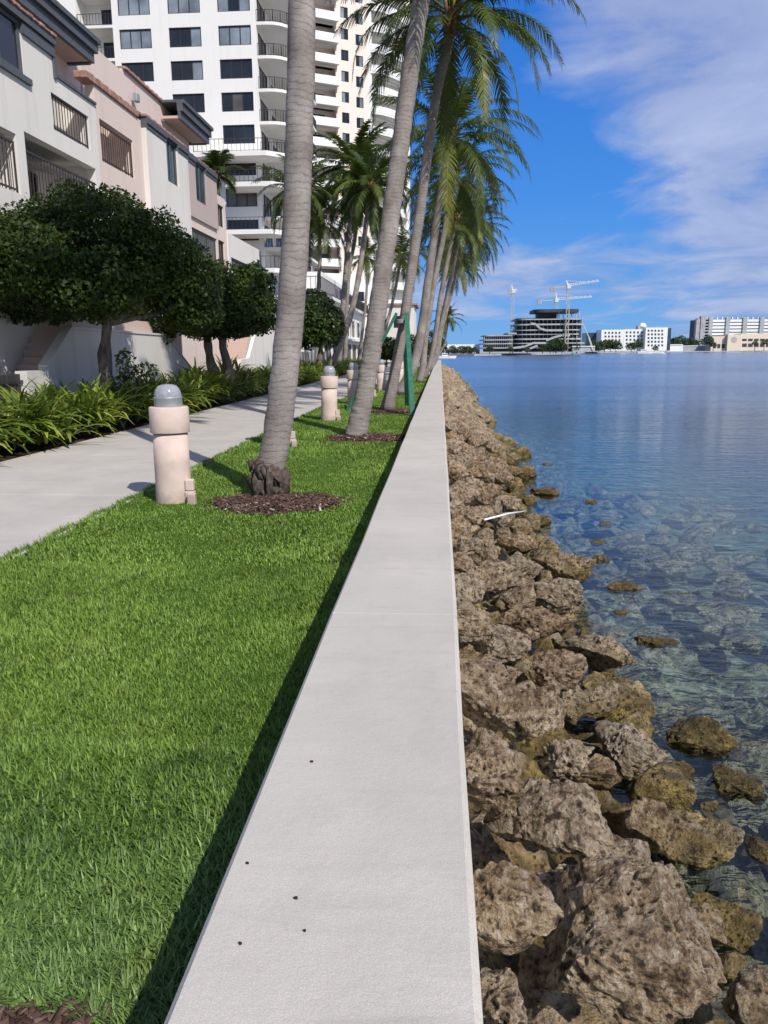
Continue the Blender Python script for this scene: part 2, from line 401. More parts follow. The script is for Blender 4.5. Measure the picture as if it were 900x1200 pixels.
def mk_water():
    t = NT('water'); p = pos(t)
    a = t.noise(vmul(t, p, .55, 1.5, 1), 2.2, 4, .55, .4); b = t.noise(vmul(t, p, .7, 1.3, 1), 9, 3, .5, .2); c = t.noise(vmul(t, p, .12, .5, 1), .6, 3, .5)
    big = t.noise(vmul(t, p, .02, .12, 1), .5, 4, .6)
    h = t.math('ADD', t.math('ADD', a, t.math('MULTIPLY', b, .22)), t.math('MULTIPLY', c, 2.2))
    nb = t.N('ShaderNodeBump'); t.L(h, nb.inputs['Height']); nb.inputs['Distance'].default_value = .075
    t.L(t.math('MULTIPLY', t.mapr(big, .35, .65, .45, .9), t.mapr(sep(t, p)[1], 3, 26, .30, .9)), nb.inputs['Strength']); nb = nb.outputs[0]
    fr = t.N('ShaderNodeFresnel', i_IOR=1.333); t.L(nb, fr.inputs['Normal'])
    g = t.N('ShaderNodeBsdfGlossy'); t.L(t.mapr(sep(t, p)[1], 6, 60, .03, .20), g.inputs['Roughness']); g.inputs['Color'].default_value = (.95, .99, 1, 1); t.L(nb, g.inputs['Normal'])
    tr = t.N('ShaderNodeBsdfTransparent'); tr.inputs[0].default_value = (.86, .93, .95, 1)
    m = t.N('ShaderNodeMixShader'); t.L(fr.outputs[0], m.inputs[0]); t.L(tr.outputs[0], m.inputs[1]); t.L(g.outputs[0], m.inputs[2])
    va = t.N('ShaderNodeVolumeAbsorption'); va.inputs['Color'].default_value = (.48, .70, .74, 1); va.inputs['Density'].default_value = .30
    t.L(va.outputs[0], t.out.inputs['Volume'])
    return t.end(m)
M['water'] = mk_water()

# ------------------------------------------------------------------ light
SUN_AZ = math.atan2(.616, -.788)         # the sun stands behind the camera, to the right
SUN_EL = R(43)
sd = Vector((math.cos(SUN_EL)*.616, -math.cos(SUN_EL)*.788, math.sin(SUN_EL)))
sl = bpy.data.lights.new('sun', 'SUN'); sl.energy = 5.0; sl.angle = R(.5); sl.color = (1, .95, .875)
so = bpy.data.objects.new('sun', sl); COL.objects.link(so); so.rotation_euler = sd.to_track_quat('Z', 'Y').to_euler()
so.location = (20, -30, 40)
W = bpy.data.worlds.new('World'); SC.world = W; W.use_nodes = True; nt = W.node_tree; nt.nodes.clear()
class WT(NT):
    def __init__(s): s.n = nt
w = WT()
out = w.N('ShaderNodeOutputWorld'); bg = w.N('ShaderNodeBackground'); bg.inputs['Strength'].default_value = .10
sky = w.N('ShaderNodeTexSky', sky_type='NISHITA', sun_disc=False, sun_elevation=SUN_EL, sun_rotation=SUN_AZ, altitude=0, air_density=1.0, dust_density=.25, ozone_density=3.0)
d = w.N('ShaderNodeTexCoord').outputs['Generated']; X, Y, Z = sep(w, d)
hs = w.N('ShaderNodeHueSaturation'); hs.inputs['Saturation'].default_value = 1.28; hs.inputs['Value'].default_value = 1.0; w.L(sky.outputs[0], hs.inputs['Color'])
skyc = w.mix(1.0, hs.outputs[0], (.75, .95, 1.15), 'MULTIPLY')
elz = w.math('MAXIMUM', Z, 0)
deep = w.ramp(elz, [(0, (.17, .42, .86)), (.06, (.12, .37, .86)), (.18, (.065, .285, .84)), (.34, (.036, .205, .74)), (.6, (.026, .13, .50)), (1, (.026, .10, .38))])
deep = w.mix(1.0, deep, (9.6, 9.6, 9.6), 'MULTIPLY')
skyc = w.mix(w.mapr(Y, -.25, .35, 0, .88), skyc, deep)
zc = w.math('ADD', w.math('MAXIMUM', Z, 0), .10)
cv = w.N('ShaderNodeCombineXYZ'); w.L(w.math('DIVIDE', X, zc), cv.inputs[0]); w.L(w.math('DIVIDE', Y, zc), cv.inputs[1])
c1 = w.noise(vmul(w, cv.outputs[0], .8, .62, 1), 1.9, 10, .60, .5)
c2 = w.noise(vmul(w, cv.outputs[0], .35, 1.0, 1), .7, 4, .5)
yc = w.math('MAXIMUM', Y, .05)
az = w.math('DIVIDE', X, yc); el = w.math('DIVIDE', Z, yc)
edge = w.mapr(el, .12, .40, .26, .10)    # the bank of cloud hangs over the water to the right
reg = w.mapr(w.math('SUBTRACT', az, edge), -.07, .10, -.20, .24)
reg = w.math('MAXIMUM', reg, w.mapr(Y, .1, -.25, -.2, .12))  # unseen cloud added behind the camera to keep the ambient light neutral
lowb = w.math('MULTIPLY', w.mapr(el, .015, .07, 0, 1), w.mapr(el, .10, .17, 1, 0))
reg = w.math('MAXIMUM', reg, w.math('SUBTRACT', w.math('MULTIPLY', lowb, .30), .18))
cf = w.mapr(w.math('ADD', w.math('ADD', c1, w.math('MULTIPLY', w.math('SUBTRACT', c2, .5), .35)), reg), .43, .72, 0, .82)
cloudc = w.mix(w.mapr(c1, .35, .7), (2.7, 3.5, 6.2), (5.3, 6.0, 8.1))
skyc = w.mix(cf, skyc, cloudc)
w.L(skyc, bg.inputs[0]); w.L(bg.outputs[0], out.inputs[0])
SC.view_settings.view_transform = 'Standard'; SC.view_settings.look = 'None'; SC.view_settings.exposure = 0
try: SC.cycles.transparent_max_bounces = 12
except Exception: pass

# ------------------------------------------------------------------ the setting: ground, path, seabed, water
WL, WR, WT_ = -.46, .08, .40             # sea wall: left, right, top
WEND = 96
PR, PL = -3.12, -6.12                    # path edges
def pr(y): return PR - .06*math.sin(y*.11) + max(0, y-26)*.022
g = MB(); g.v = [(-900,-60,-.01),(WL+.1,-60,-.01),(WL+.1,210,-.01),(-900,210,-.01)]; g.f = [(0,1,2,3)]
tag(g.build('ground', M['soil']), kind='structure')
# lawn: a strip with a soft surface
ys = np.concatenate([np.arange(-6, 20, .5), np.arange(20, WEND+6, 2)])
V = []; F = []
for i, y in enumerate(ys):
    for k in range(9):
        x = pr(y) - .02 + (WL + .06 - pr(y))*k/8
        V.append((x, y, .0 + .012*math.sin(x*3+y*1.3)*(0 < k < 8)))
for i in range(len(ys)-1):
    for k in range(8): a = i*9+k; F.append((a, a+1, a+10, a+9))
tag(link_mesh('lawn', V, F, M['turf'], smooth=True), kind='structure')
p = MB()
jy = -6.0; seg = [-6, 1.4, 4.6, 7.8, 11.0, 14.2, 17.4, 20.6, 23.8, 27, 30.2, 33.4, 36.6, 40, 44, 48, 52, 56, 60, 66, 72, 78, 84, 92, 102]
for a, b in zip(seg[:-1], seg[1:]):
    p.prism([(PL, a), (pr(a), a), (pr(b-.015), b-.015), (PL, b-.015)], -.06, .022)
o = p.build('path', M['path_conc']); bevel(o, .008, 2); tag(o, kind='structure')
# seabed
def bedz(x, y):
    if x < .1: return -1.35
    if x < 3.2: return -1.35 - (x-.1)*.20
    if x < 7: return -1.97 - (x-3.2)*.13
    return max(-4.2, -2.45 - (x-7)*.16)
xs = [.05,.3,.6,.9,1.2,1.5,1.8,2.1,2.5,3,3.5,4,4.5,5,6,7,9,12,18,30,60,200,900,7000]
yy = [-200,-30]+list(np.arange(-4, 30, .8))+list(np.arange(30, 110, 5))+[140,200,400,1000,7000]
V = []; F = []
for y in yy:
    for x in xs:
        z = bedz(x, y) + (.10*math.sin(x*3.1+y*2.3)*math.cos(y*1.7-x) if x < 12 else 0)
        V.append((x if y < 110 else x - (y-110)*(60 if y > 209 else 0)*.0, y, z))
n = len(xs)
for i in range(len(yy)-1):
    for k in range(n-1): a = i*n+k; F.append((a, a+1, a+n+1, a+n))
tag(link_mesh('seabed', V, F, M['seabed'], smooth=True), kind='structure')
gx = np.arange(.085, 3.8, .07); gy = np.arange(.3, 32, .10); GX, GY = np.meshgrid(gx, gy); n = len(gx)
gz = np.where(GX < 2, -.80-(GX-.1)*.42, -1.60-(GX-2)*.25); P = np.stack([GX.ravel(), GY.ravel(), GX.ravel()*0], 1)
gz = gz.ravel() + fbm(P*2.6, 5, .6)*.18 + (.42-cell(P*3.3))*.45
i_, j_ = np.meshgrid(np.arange(len(gy)-1), np.arange(n-1), indexing='ij'); a_ = (i_*n+j_).ravel()
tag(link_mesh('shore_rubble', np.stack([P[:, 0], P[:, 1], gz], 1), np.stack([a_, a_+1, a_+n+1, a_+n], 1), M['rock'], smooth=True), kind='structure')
WZ = -1.3
sb = MB(); sb.v = [(-7000,211,-4.3),(7000,211,-4.3),(7000,9000,-4.3),(-7000,9000,-4.3)]; sb.f = [(0,1,2,3)]
tag(sb.build('deep_seabed', M['seabed']), kind='structure')
wm = MB()
poly = [(.0,-60),(7000,-60),(7000,9000),(-7000,9000),(-7000,212),(.0,212)]
wm.prism(poly, -4.25, WZ)
tag(wm.build('water', M['water']), kind='structure')

# ------------------------------------------------------------------ sea wall
p = MB(); cuts = [-4, 3.13, 7.0, 12.1, 17.2, 22.3, 27.4, 32.5, 38, 44, 50, 57, 64, 72, 80, 88, WEND]
c1_, c2_ = .012, .016
for a, b in zip(cuts[:-1], cuts[1:]):
    b -= .012; n0 = len(p.v)
    prof = [(WL, -1.0), (WL, WT_-c1_), (WL+c1_, WT_), (WR-c2_, WT_), (WR, WT_-c2_), (WR, -2.2)]
    ny = max(1, int((b-a)/1.0)); m = len(prof)
    for j in range(ny+1):
        y = a + (b-a)*j/ny
        for (x, z) in prof:
            p.v.append((x + .003*math.sin(y*2.1+x*3), y, z))
    for j in range(ny):
        for k in range(m-1): q = n0+j*m+k; p.f.append((q, q+m, q+m+1, q+1))
    p.f.append(tuple(n0+k for k in range(m))); p.f.append(tuple(n0+ny*m+k for k in range(m-1, -1, -1)))
sw = empty('sea_wall', (-.2, 0, 0), 'long low pale concrete sea wall running between the lawn and the rocks', 'wall')
p.build('wall', M['wall_conc'], sw)
jm = MB()
for c in cuts[1:-1]: jm.box(WL+.006, WR-.010, c-.0125, c+.0005, -.9, WT_-.0015)
jm.build('joint_filler', M['joint'], sw)
# small dark droppings and twigs on the wall top
bits = [(365,892),(290,1011),(347,1052),(357,1090),(281,1105)]
for i, (px, py) in enumerate(bits):
    c = onz(px, py, WT_+.004); b = MB(); s = (.002 + .001*(i % 3)) if i else .005
    pts = [(c.x + s*rnd.uniform(.4,1)*math.cos(a)*1.7, c.y + s*rnd.uniform(.3,1)*math.sin(a)*.9) for a in [k*PI/3 for k in range(6)]]
    b.prism(pts, WT_+.001, WT_+.006)
    wh = ['largest dark speck of debris on the near wall top', 'dark speck of debris on the wall top nearest the lawn edge', 'dark speck in the middle of the near wall top', None, None, None, None, None, None][i]
    o = b.build('debris', M['black_bits'], loc=(c.x, c.y, WT_))
    tag(o, wh or 'tiny dark crumb of debris on the sea wall top', 'debris', 'dark specks on the sea wall')

# ------------------------------------------------------------------ rocks
def ico(sub):
    bm = bmesh.new(); bmesh.ops.create_icosphere(bm, subdivisions=sub, radius=1)
    V = np.array([v.co[:] for v in bm.verts]); F = np.array([[v.index for v in f.verts] for f in bm.faces]); bm.free(); return V, F
ICO = {k: ico(k) for k in (3, 4, 5, 6, 7)}
def rock_verts(sub, dims, seed, rough=1.0, pits=1.0, cuts=9):
    V, F = ICO[sub]; r_ = np.random.default_rng(seed); P = V.copy(); off = r_.uniform(0, 200, 3)
    for _ in range(cuts+5):                                 # broken faces
        nrm = r_.normal(size=3); nrm /= np.linalg.norm(nrm); d = r_.uniform(.52, .86)
        s = P @ nrm; m = s > d; P[m] -= nrm*((s[m]-d)*.93)[:, None]
    P /= np.abs(P).max(0)
    nn = P / np.linalg.norm(P, axis=1)[:, None]
    dims = np.array(dims); Q = P*dims; mean = dims.mean()
    disp = fbm(P*1.3+off, 3, .5)*.13*rough
    Q = Q + nn*(disp[:, None]*mean); disp = disp*0
    for _ in range(7):                                    # later, sharper fractures
        nrm = r_.normal(size=3); nrm /= np.linalg.norm(nrm); sc = Q @ nrm; d = np.percentile(sc, r_.uniform(82, 96)); m_ = sc > d
        Q[m_] -= nrm*((sc[m_]-d)*.9)[:, None]
    Qs = Q/.5
    disp2 = fbm(Qs*3.2+off, 5, .62)*.032*rough
    rid = (1-np.abs(fbm(Qs*2.2+off+9, 3, .5))*2.2); disp2 -= np.clip(rid-.62, 0, 1)*.06*rough
    if pits > 0 and sub >= 5:
        cc = cell(Qs*6.5+off); mk = np.clip(fbm(Qs*1.6+off+50, 2)+.25, 0, 1)
        disp2 -= np.clip(.42-cc, 0, 1)*.30*mk*pits
        if sub >= 6:
            cc = cell(Qs*15+off); disp2 -= np.clip(.46-cc, 0, 1)*.16*(mk+.2)*pits
    return Q + nn*(disp[:, None]*mean) + nn*(disp2[:, None]*.55), F
NROCK = 0
def rock_obj(c, dims, rz, sub, seed, label, group=None, pits=1.0, tilt=0, rough=1.0):
    V, F = rock_verts(sub, dims, seed, rough, pits)
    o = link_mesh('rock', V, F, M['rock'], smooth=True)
    o.location = c; o.rotation_euler = (0, tilt, rz)
    return tag(o, label, 'rock', group)
def slope(x): return -.30 - (x-.15)*.62
def hit_slope(px, py, dz=0):
    d = ray(px, py); t = .5
    for _ in range(4000):
        P = Vector((0, 0, EYE)) + d*t
        if P.z < slope(max(P.x, .1)) + dz: return P
        t += .01 + t*.0005
    return P
near = [  # px, py, w, h, turn, dz, mesh level, pits, label
 (738,1108,232,225,20,.20,7,1.6,'huge brown pitted limestone boulder filling the bottom foreground right of the wall'),
 (650,962,205,125,-12,.10,7,.7,'broad grey slab-like boulder just above the huge pitted one'),
 (818,978,125,105,-25,.00,6,.8,'dark brown boulder sloping into the water right of the broad grey slab'),
 (590,1058,92,150,80,.12,6,1.0,'tall grey brown boulder squeezed between the wall and the huge pitted one'),
 (590,1172,80,95,10,.0,6,.8,'dark boulder against the wall in the bottom foreground corner'),
 (657,1040,58,85,60,.02,6,.3,'small pale wedge-shaped rock in the gap above the huge pitted boulder'),
 (580,917,88,100,70,.10,6,1.0,'light brown boulder against the wall left of the broad grey slab'),
 (663,889,70,62,0,.06,6,1.3,'small tan pitted block sitting behind the broad grey slab'),
 (733,882,100,90,20,.05,6,.7,'dark peaked boulder with golden flank at the edge of the water'),
 (822,868,118,76,-20,-.02,6,.9,'flat brown weedy boulder standing in the water behind the golden block'),
 (868,919,74,52,-10,.0,6,1.0,'golden brown block alone in the water near the right frame edge'),
 (893,998,60,52,0,.0,5,1.0,'small golden rock cut by the right frame edge'),
 (832,1075,105,92,10,-.16,6,.5,'greenish weed-covered boulder half under water beside the huge pitted one'),
 (888,1166,80,125,60,.05,6,.5,'grey pointed boulder in the bottom right corner'),
 (610,836,128,82,-8,.10,6,.7,'wide reddish brown boulder in the middle of the slope below the round pitted one'),
 (566,790,62,56,10,.06,6,.8,'dull brown boulder against the wall beneath the knobbly upright rock'),
 (648,786,72,64,5,.14,6,1.7,'round pale rock riddled with holes'),
 (700,764,142,52,-27,.08,6,.9,'long boulder reaching down into the water with a golden tip'),
 (588,752,52,64,70,.12,6,1.5,'knobbly upright tan rock with dark holes near the wall'),
 (555,738,42,68,80,.10,6,.7,'brown rounded boulder right against the wall by its pale joint'),
 (622,730,130,48,-12,.10,6,.9,'long grey boulder lying across the slope above the round pitted rock'),
 (648,698,112,50,-18,.12,6,.8,'grey boulder with a bright white broken face'),
 (572,680,82,66,10,.12,6,.6,'large smooth tan boulder against the wall above the white-faced one'),
 (655,664,104,50,-20,.08,6,.9,'dark boulder sloping to the water just above the white-faced one'),
 (727,689,64,32,-5,-.02,5,1.0,'flat golden brown rock joined to the shore by a low ridge'),
 (724,719,27,18,0,-.02,5,1.0,'small brown rock in the water below the flat golden one'),
 (706,655,22,20,0,.0,5,1.0,'small round rock in the water, third of the four in a line'),
 (701,636,24,14,0,-.02,5,1.0,'small golden rock in the water between the orange and the round ones'),
 (708,615,24,12,0,-.02,5,1.0,'small orange rock in the water to the right of the white stick'),
 (694,589,22,14,0,-.01,5,1.0,'farthest of the small rocks standing alone in the water'),
 (764,752,64,26,-8,-.01,5,.8,'narrow orange brown slab sticking out of the water'),
 (722,802,80,40,-22,-.02,6,.8,'golden slab dipping under the water beside the long boulder'),
 (770,832,90,50,-22,-.22,5,.7,'pale flat slab lying just under the water behind the peaked boulder'),
 (637,578,44,24,-8,.0,5,1.0,'dark golden rock at the water line left of the farthest lone rock'),
 (634,610,36,28,-10,.02,5,1.2,'golden lumpy rock at the right end of the white stick'),
 (560,578,70,36,-20,.12,5,.6,'large sloping reddish boulder against the wall above the white stick'),
 (552,604,54,26,-5,.10,5,.5,'flat tan boulder touching the wall under the left end of the white stick'),
 (597,590,40,28,10,.12,5,.8,'angular boulder leaning behind the white stick'),
 (614,556,42,26,-10,.06,5,1.0,'pitted golden boulder at the water line above the white stick'),
 (573,521,30,22,10,.10,5,.6,'angular pale boulder standing upright halfway down the riprap'),
 (608,533,32,22,0,.04,5,1.0,'dark rock at the water edge behind the pitted golden boulder'),
 (602,636,60,30,-15,.05,5,.9,'brown boulder just below the white stick, over a dark gap'),
 (552,640,50,34,10,.10,5,.9,'pale grey boulder against the wall below the white stick'),
 (643,545,18,8,0,-.02,4,1.0,'tiny dark rock awash off the water line'),
]
placed = []
for i, (px, py, wpx, hpx, turn, dz, lv, pits, lab) in enumerate(near):
    P = hit_slope(px, py, dz)
    if P.z < WZ and dz > -.1: P = onz(px, py, WZ + dz)
    depth = -(MR.transposed() @ (P - Vector((0,0,EYE)))).z
    a = wpx*depth/900/2*.98; b = hpx*depth/900/2*.95
    if dz <= 0: dims = (a, b*1.15, b*.62)
    else: dims = (a, b*1.05, b*.85)
    if turn > 45: dims = (b*1.05, a, min(a, b)*.9); turn = turn-90; turn *= -1; turn += 0
    P.x = max(P.x, WR + .55*dims[0])
    rock_obj(P, dims, R(turn), lv, 100+i, lab, 'rocks of the riprap below the sea wall', pits)
    placed.append((P.x, P.y, max(dims[0], dims[1])*.8))
GRP = 'rocks of the riprap below the sea wall'
protos = [rock_verts(5, (.5, rr.uniform(.32, .45), rr.uniform(.28, .38)), 900+k, 1.15, 1.2) for k, rr in enumerate([random.Random(k) for k in range(10)])]
pm = []
for k, (V, F) in enumerate(protos):
    me = None
    o = link_mesh('rock', V, F, M['rock'], smooth=True); me = o.data; bpy.data.objects.remove(o); pm.append(me)
def put(me, c, s, label, group=GRP, flat=1):
    o = bpy.data.objects.new('rock', me); COL.objects.link(o); o.location = c
    o.scale = (s*rnd.uniform(.85, 1.15), s*rnd.uniform(.85, 1.15), s*flat*rnd.uniform(.85, 1.2))
    o.rotation_euler = (rnd.uniform(-.4, .4), rnd.uniform(-.4, .4), rnd.uniform(0, 6.3)); return tag(o, label, 'rock', group)
def free(x, y, r_):
    return all((x-a)**2+(y-b)**2 > (c+r_)**2 for a, b, c in placed)
cnt = 0
for _ in range(700):                                   # small stones wedged between the near boulders
    y2 = rnd.uniform(.9, 8); x = rnd.uniform(.22, 1.75); s = rnd.uniform(.16, .34)
    if not free(x, y2, -.02): continue
    put(rnd.choice(pm), (max(x, WR+.3*s), y2, slope(x)-rnd.uniform(.08, .25)), s, 'small stone wedged between the near boulders of the riprap', 'small stones between the near boulders'); placed.append((x, y2, .4*s)); cnt += 1
    if cnt > 48: break
cnt = 0
def edgeX(y): return 1.55 + .18*math.sin(y*.9) + .25*math.sin(y*.37+1) + min(.7, max(0, y-25)*.02)
y = 1.0
while y < 30 and cnt < 140:
    x = .2
    while x < edgeX(y) + .15:
        s = rnd.uniform(.28, .62)*(.95 if y < 10 else 1.0); xx = x + rnd.uniform(-.08, .08); y2 = y + rnd.uniform(-.18, .18)
        r_ = .42*s
        if free(xx, y2, r_*(.36 if y < 12 else .5)):
            me = rnd.choice(pm)
            z = slope(xx) + (rnd.uniform(-.12, .02) if y2 < 12 else rnd.uniform(-.16, .10))
            band = 'brown boulder of the riprap between the foreground and the white stick' if y2 < 9.5 else ('brown boulder of the riprap just beyond the white stick' if y2 < 18 else 'smaller looking brown boulder of the riprap far along the wall')
            put(me, (max(xx, WR+.3*s), y2, z), s, band, 'riprap boulders ' + ('near' if y2 < 9.5 else 'middle' if y2 < 18 else 'far')); placed.append((xx, y2, r_)); cnt += 1
        x += .55*s + .08
    y += .34
y_end = y
# gap stones: fill the dark holes in the foreground
# rocks under and awash in the water
k = 0
for _ in range(900):
    y2 = 2.0+15*rnd.random()**1.35; x = rnd.uniform(1.45, 6.2)
    if x > 2.4 + y2*.42: continue
    s = rnd.uniform(.45, .95); r_ = .36*s
    if not free(x, y2, r_*.6): continue
    me = rnd.choice(pm); hh = .34*s*.55
    z = WZ - hh - rnd.uniform(.03, .15) - max(0, x-2.6)*.08
    put(me, (x, y2, z), s, 'pale rock lying under the shallow water beside the riprap', 'submerged rocks', .6)
    placed.append((x, y2, r_)); k += 1
    if k > 84: break
# the rest of the riprap, too many to count, as one object
Vs = []; Fs = []; nv = 0; y = y_end
lowp = [rock_verts(3, (.5, .4, .33), 700+q, 1.2, 0) for q in range(8)]
while y < 97:
    x = .15
    while x < edgeX(y)+.2:
        s = rnd.uniform(.35, .85); V, F = rnd.choice(lowp); a = rnd.uniform(0, 6.3); c_, s_ = math.cos(a), math.sin(a)
        Q = V*s; Q = np.stack([Q[:,0]*c_-Q[:,1]*s_, Q[:,0]*s_+Q[:,1]*c_, Q[:,2]], 1) + [x+rnd.uniform(-.1,.1)+.1, y+rnd.uniform(-.2,.2), slope(x)+rnd.uniform(-.15,.13)]
        Vs.append(Q); Fs.append(F+nv); nv += len(Q); x += .5*s
    y += .42
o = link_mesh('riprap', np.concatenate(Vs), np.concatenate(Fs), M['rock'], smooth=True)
tag(o, 'distant heap of brown riprap rocks along the far wall', 'rocks', kind='stuff')

a, b = hit_slope(568, 609, .32), hit_slope(616, 599, .30)
mb = MB(); mb.tube([a, a.lerp(b, .5)+Vector((0,0,.015)), b], [.010, .012, .009], 8)
tag(mb.build('stick', M['pvc'], loc=a, smooth=True), 'thin white stick lying across the rocks', 'stick')

# ------------------------------------------------------------------ grass and mulch
PALMS = [ # base x, y, mulch radius x, y
 (-1.84, 7.9), (-1.50, 13.7), (-1.36, 19.9), (-1.45, 28.0), (-1.02, 38.5), (-.95, 44.5), (-.85, 51), (-.85, 58), (-.85, 66), (-.8, 76), (-.8, 86)]
MUL = [(-1.62, 7.5, .66, .52), (-1.22, 13.35, .78, .75), (-1.05, 19.3, .75, .8), (-1.15, 27.4, .7, .8), (-.85, 38, .45, .8), (-.8, 44, .4, .8), (-.98, 1.20, .42, .26), (-.50, 1.2, .16, .24)]
def in_mulch(x, y, g=0):
    m = np.zeros(len(x), bool)
    ang = noise(np.stack([x*3, y*3, x*0], 1))*.25
    for (a, b, rx, ry) in MUL: m |= ((x-a)/(rx-g))**2 + ((y-b)/(ry-g))**2 < 1+ang
    return m
def blades(n, y0, y1, xl, Lr, wd, seg, seed, lean=(30, 78), zt=0, shape=1):
    r_ = np.random.default_rng(seed); y = r_.uniform(y0, y1, n); lo = np.array([xl(t) for t in y]) if callable(xl) else np.full(n, xl)
    x = lo + (WL + .01 - lo)*r_.uniform(0, 1, n)
    k = ~in_mulch(x, y, .03); x = x[k]; y = y[k]; n = len(x)
    pch = fbm(np.stack([x*1.7, y*1.7, x*0], 1), 3)
    L = r_.uniform(*Lr, n)*(1+.35*pch); a = r_.uniform(0, 2*PI, n); ln = np.radians(r_.uniform(*lean, n))
    dx, dy = np.cos(a), np.sin(a); px_, py_ = -dy, dx; W_ = wd*r_.uniform(.7, 1.3, n)
    tone = np.clip(.42 + .22*pch + r_.normal(0, .17, n) + (r_.random(n) < .02)*.45, 0, 1)
    rows = []; zz = np.zeros(n)+zt - .005; hx = np.zeros(n); 
    for s in range(seg+1):
        t = s/seg; w_ = W_*(1-t**2.2)*.5 + 1e-4
        rows.append(np.stack([x+dx*hx-px_*w_, y+dy*hx-py_*w_, zz], 1)); rows.append(np.stack([x+dx*hx+px_*w_, y+dy*hx+py_*w_, zz], 1))
        l2 = ln*(.45+1.0*t); hx = hx + np.sin(l2)*L/seg; zz = zz + np.cos(l2)*L/seg
    V = np.stack(rows, 1).reshape(-1, 3); m = 2*(seg+1); base = np.arange(n)*m
    F = np.concatenate([np.stack([base+2*s, base+2*s+1, base+2*s+3, base+2*s+2], 1) for s in range(seg)])
    return V, F, np.repeat(tone, m)
def leftx(y): return max(pr(y)+.0, -.62*y - .75)
sets = [blades(62000, 1.0, 2.6, leftx, (.045, .085), .0078, 3, 1), blades(100000, 2.6, 5.2, leftx, (.025, .05), .0065, 2, 2),
        blades(30000, .9, 3.2, leftx, (.03, .06), .005, 2, 21, (55, 85)),
        blades(80000, 5.2, 11, leftx, (.022, .048), .010, 2, 3), blades(70000, 11, 26, lambda y: pr(y), (.03, .06), .022, 1, 4), blades(34000, 26, 96, lambda y: pr(y), (.03, .07), .05, 1, 5)]
# ragged blades over the path edge
def edge_blades(n, seed):
    r_ = np.random.default_rng(seed); y = 2.5 + (24-2.5)*r_.random(n)**1.5; x = np.array([pr(t) for t in y]) + r_.normal(-.005, .018, n) + .02*np.sin(y*9)
    L = r_.uniform(.04, .09, n); a = r_.normal(PI, .9, n); ln = np.radians(r_.uniform(20, 70, n)); W_ = .007+.0006*y
    dx, dy = np.cos(a), np.sin(a); rows = []; hx = np.zeros(n); zz = np.full(n, .0)
    for s in range(3):
        t = s/2; w_ = W_*(1-t**2)*.5+1e-4; rows.append(np.stack([x+dx*hx+dy*w_, y+dy*hx-dx*w_, zz], 1)); rows.append(np.stack([x+dx*hx-dy*w_, y+dy*hx+dx*w_, zz], 1))
        l2 = ln*(.5+t); hx = hx+np.sin(l2)*L/2; zz = zz+np.cos(l2)*L/2
    V = np.stack(rows, 1).reshape(-1, 3); b = np.arange(n)*6
    return V, np.concatenate([np.stack([b+2*s, b+2*s+1, b+2*s+3, b+2*s+2], 1) for s in range(2)]), np.repeat(np.clip(r_.normal(.35, .2, n), 0, 1), 6)
sets.append(edge_blades(9000, 31))
off = 0; Vs = []; Fs = []; Ts = []
for V, F, T in sets: Vs.append(V); Fs.append(F+off); Ts.append(T); off += len(V)
o = link_mesh('grass', np.concatenate(Vs), np.concatenate(Fs), M['grass'], attr=np.concatenate(Ts))
tag(o, 'bright green mown lawn between the path and the sea wall', 'grass', kind='stuff')
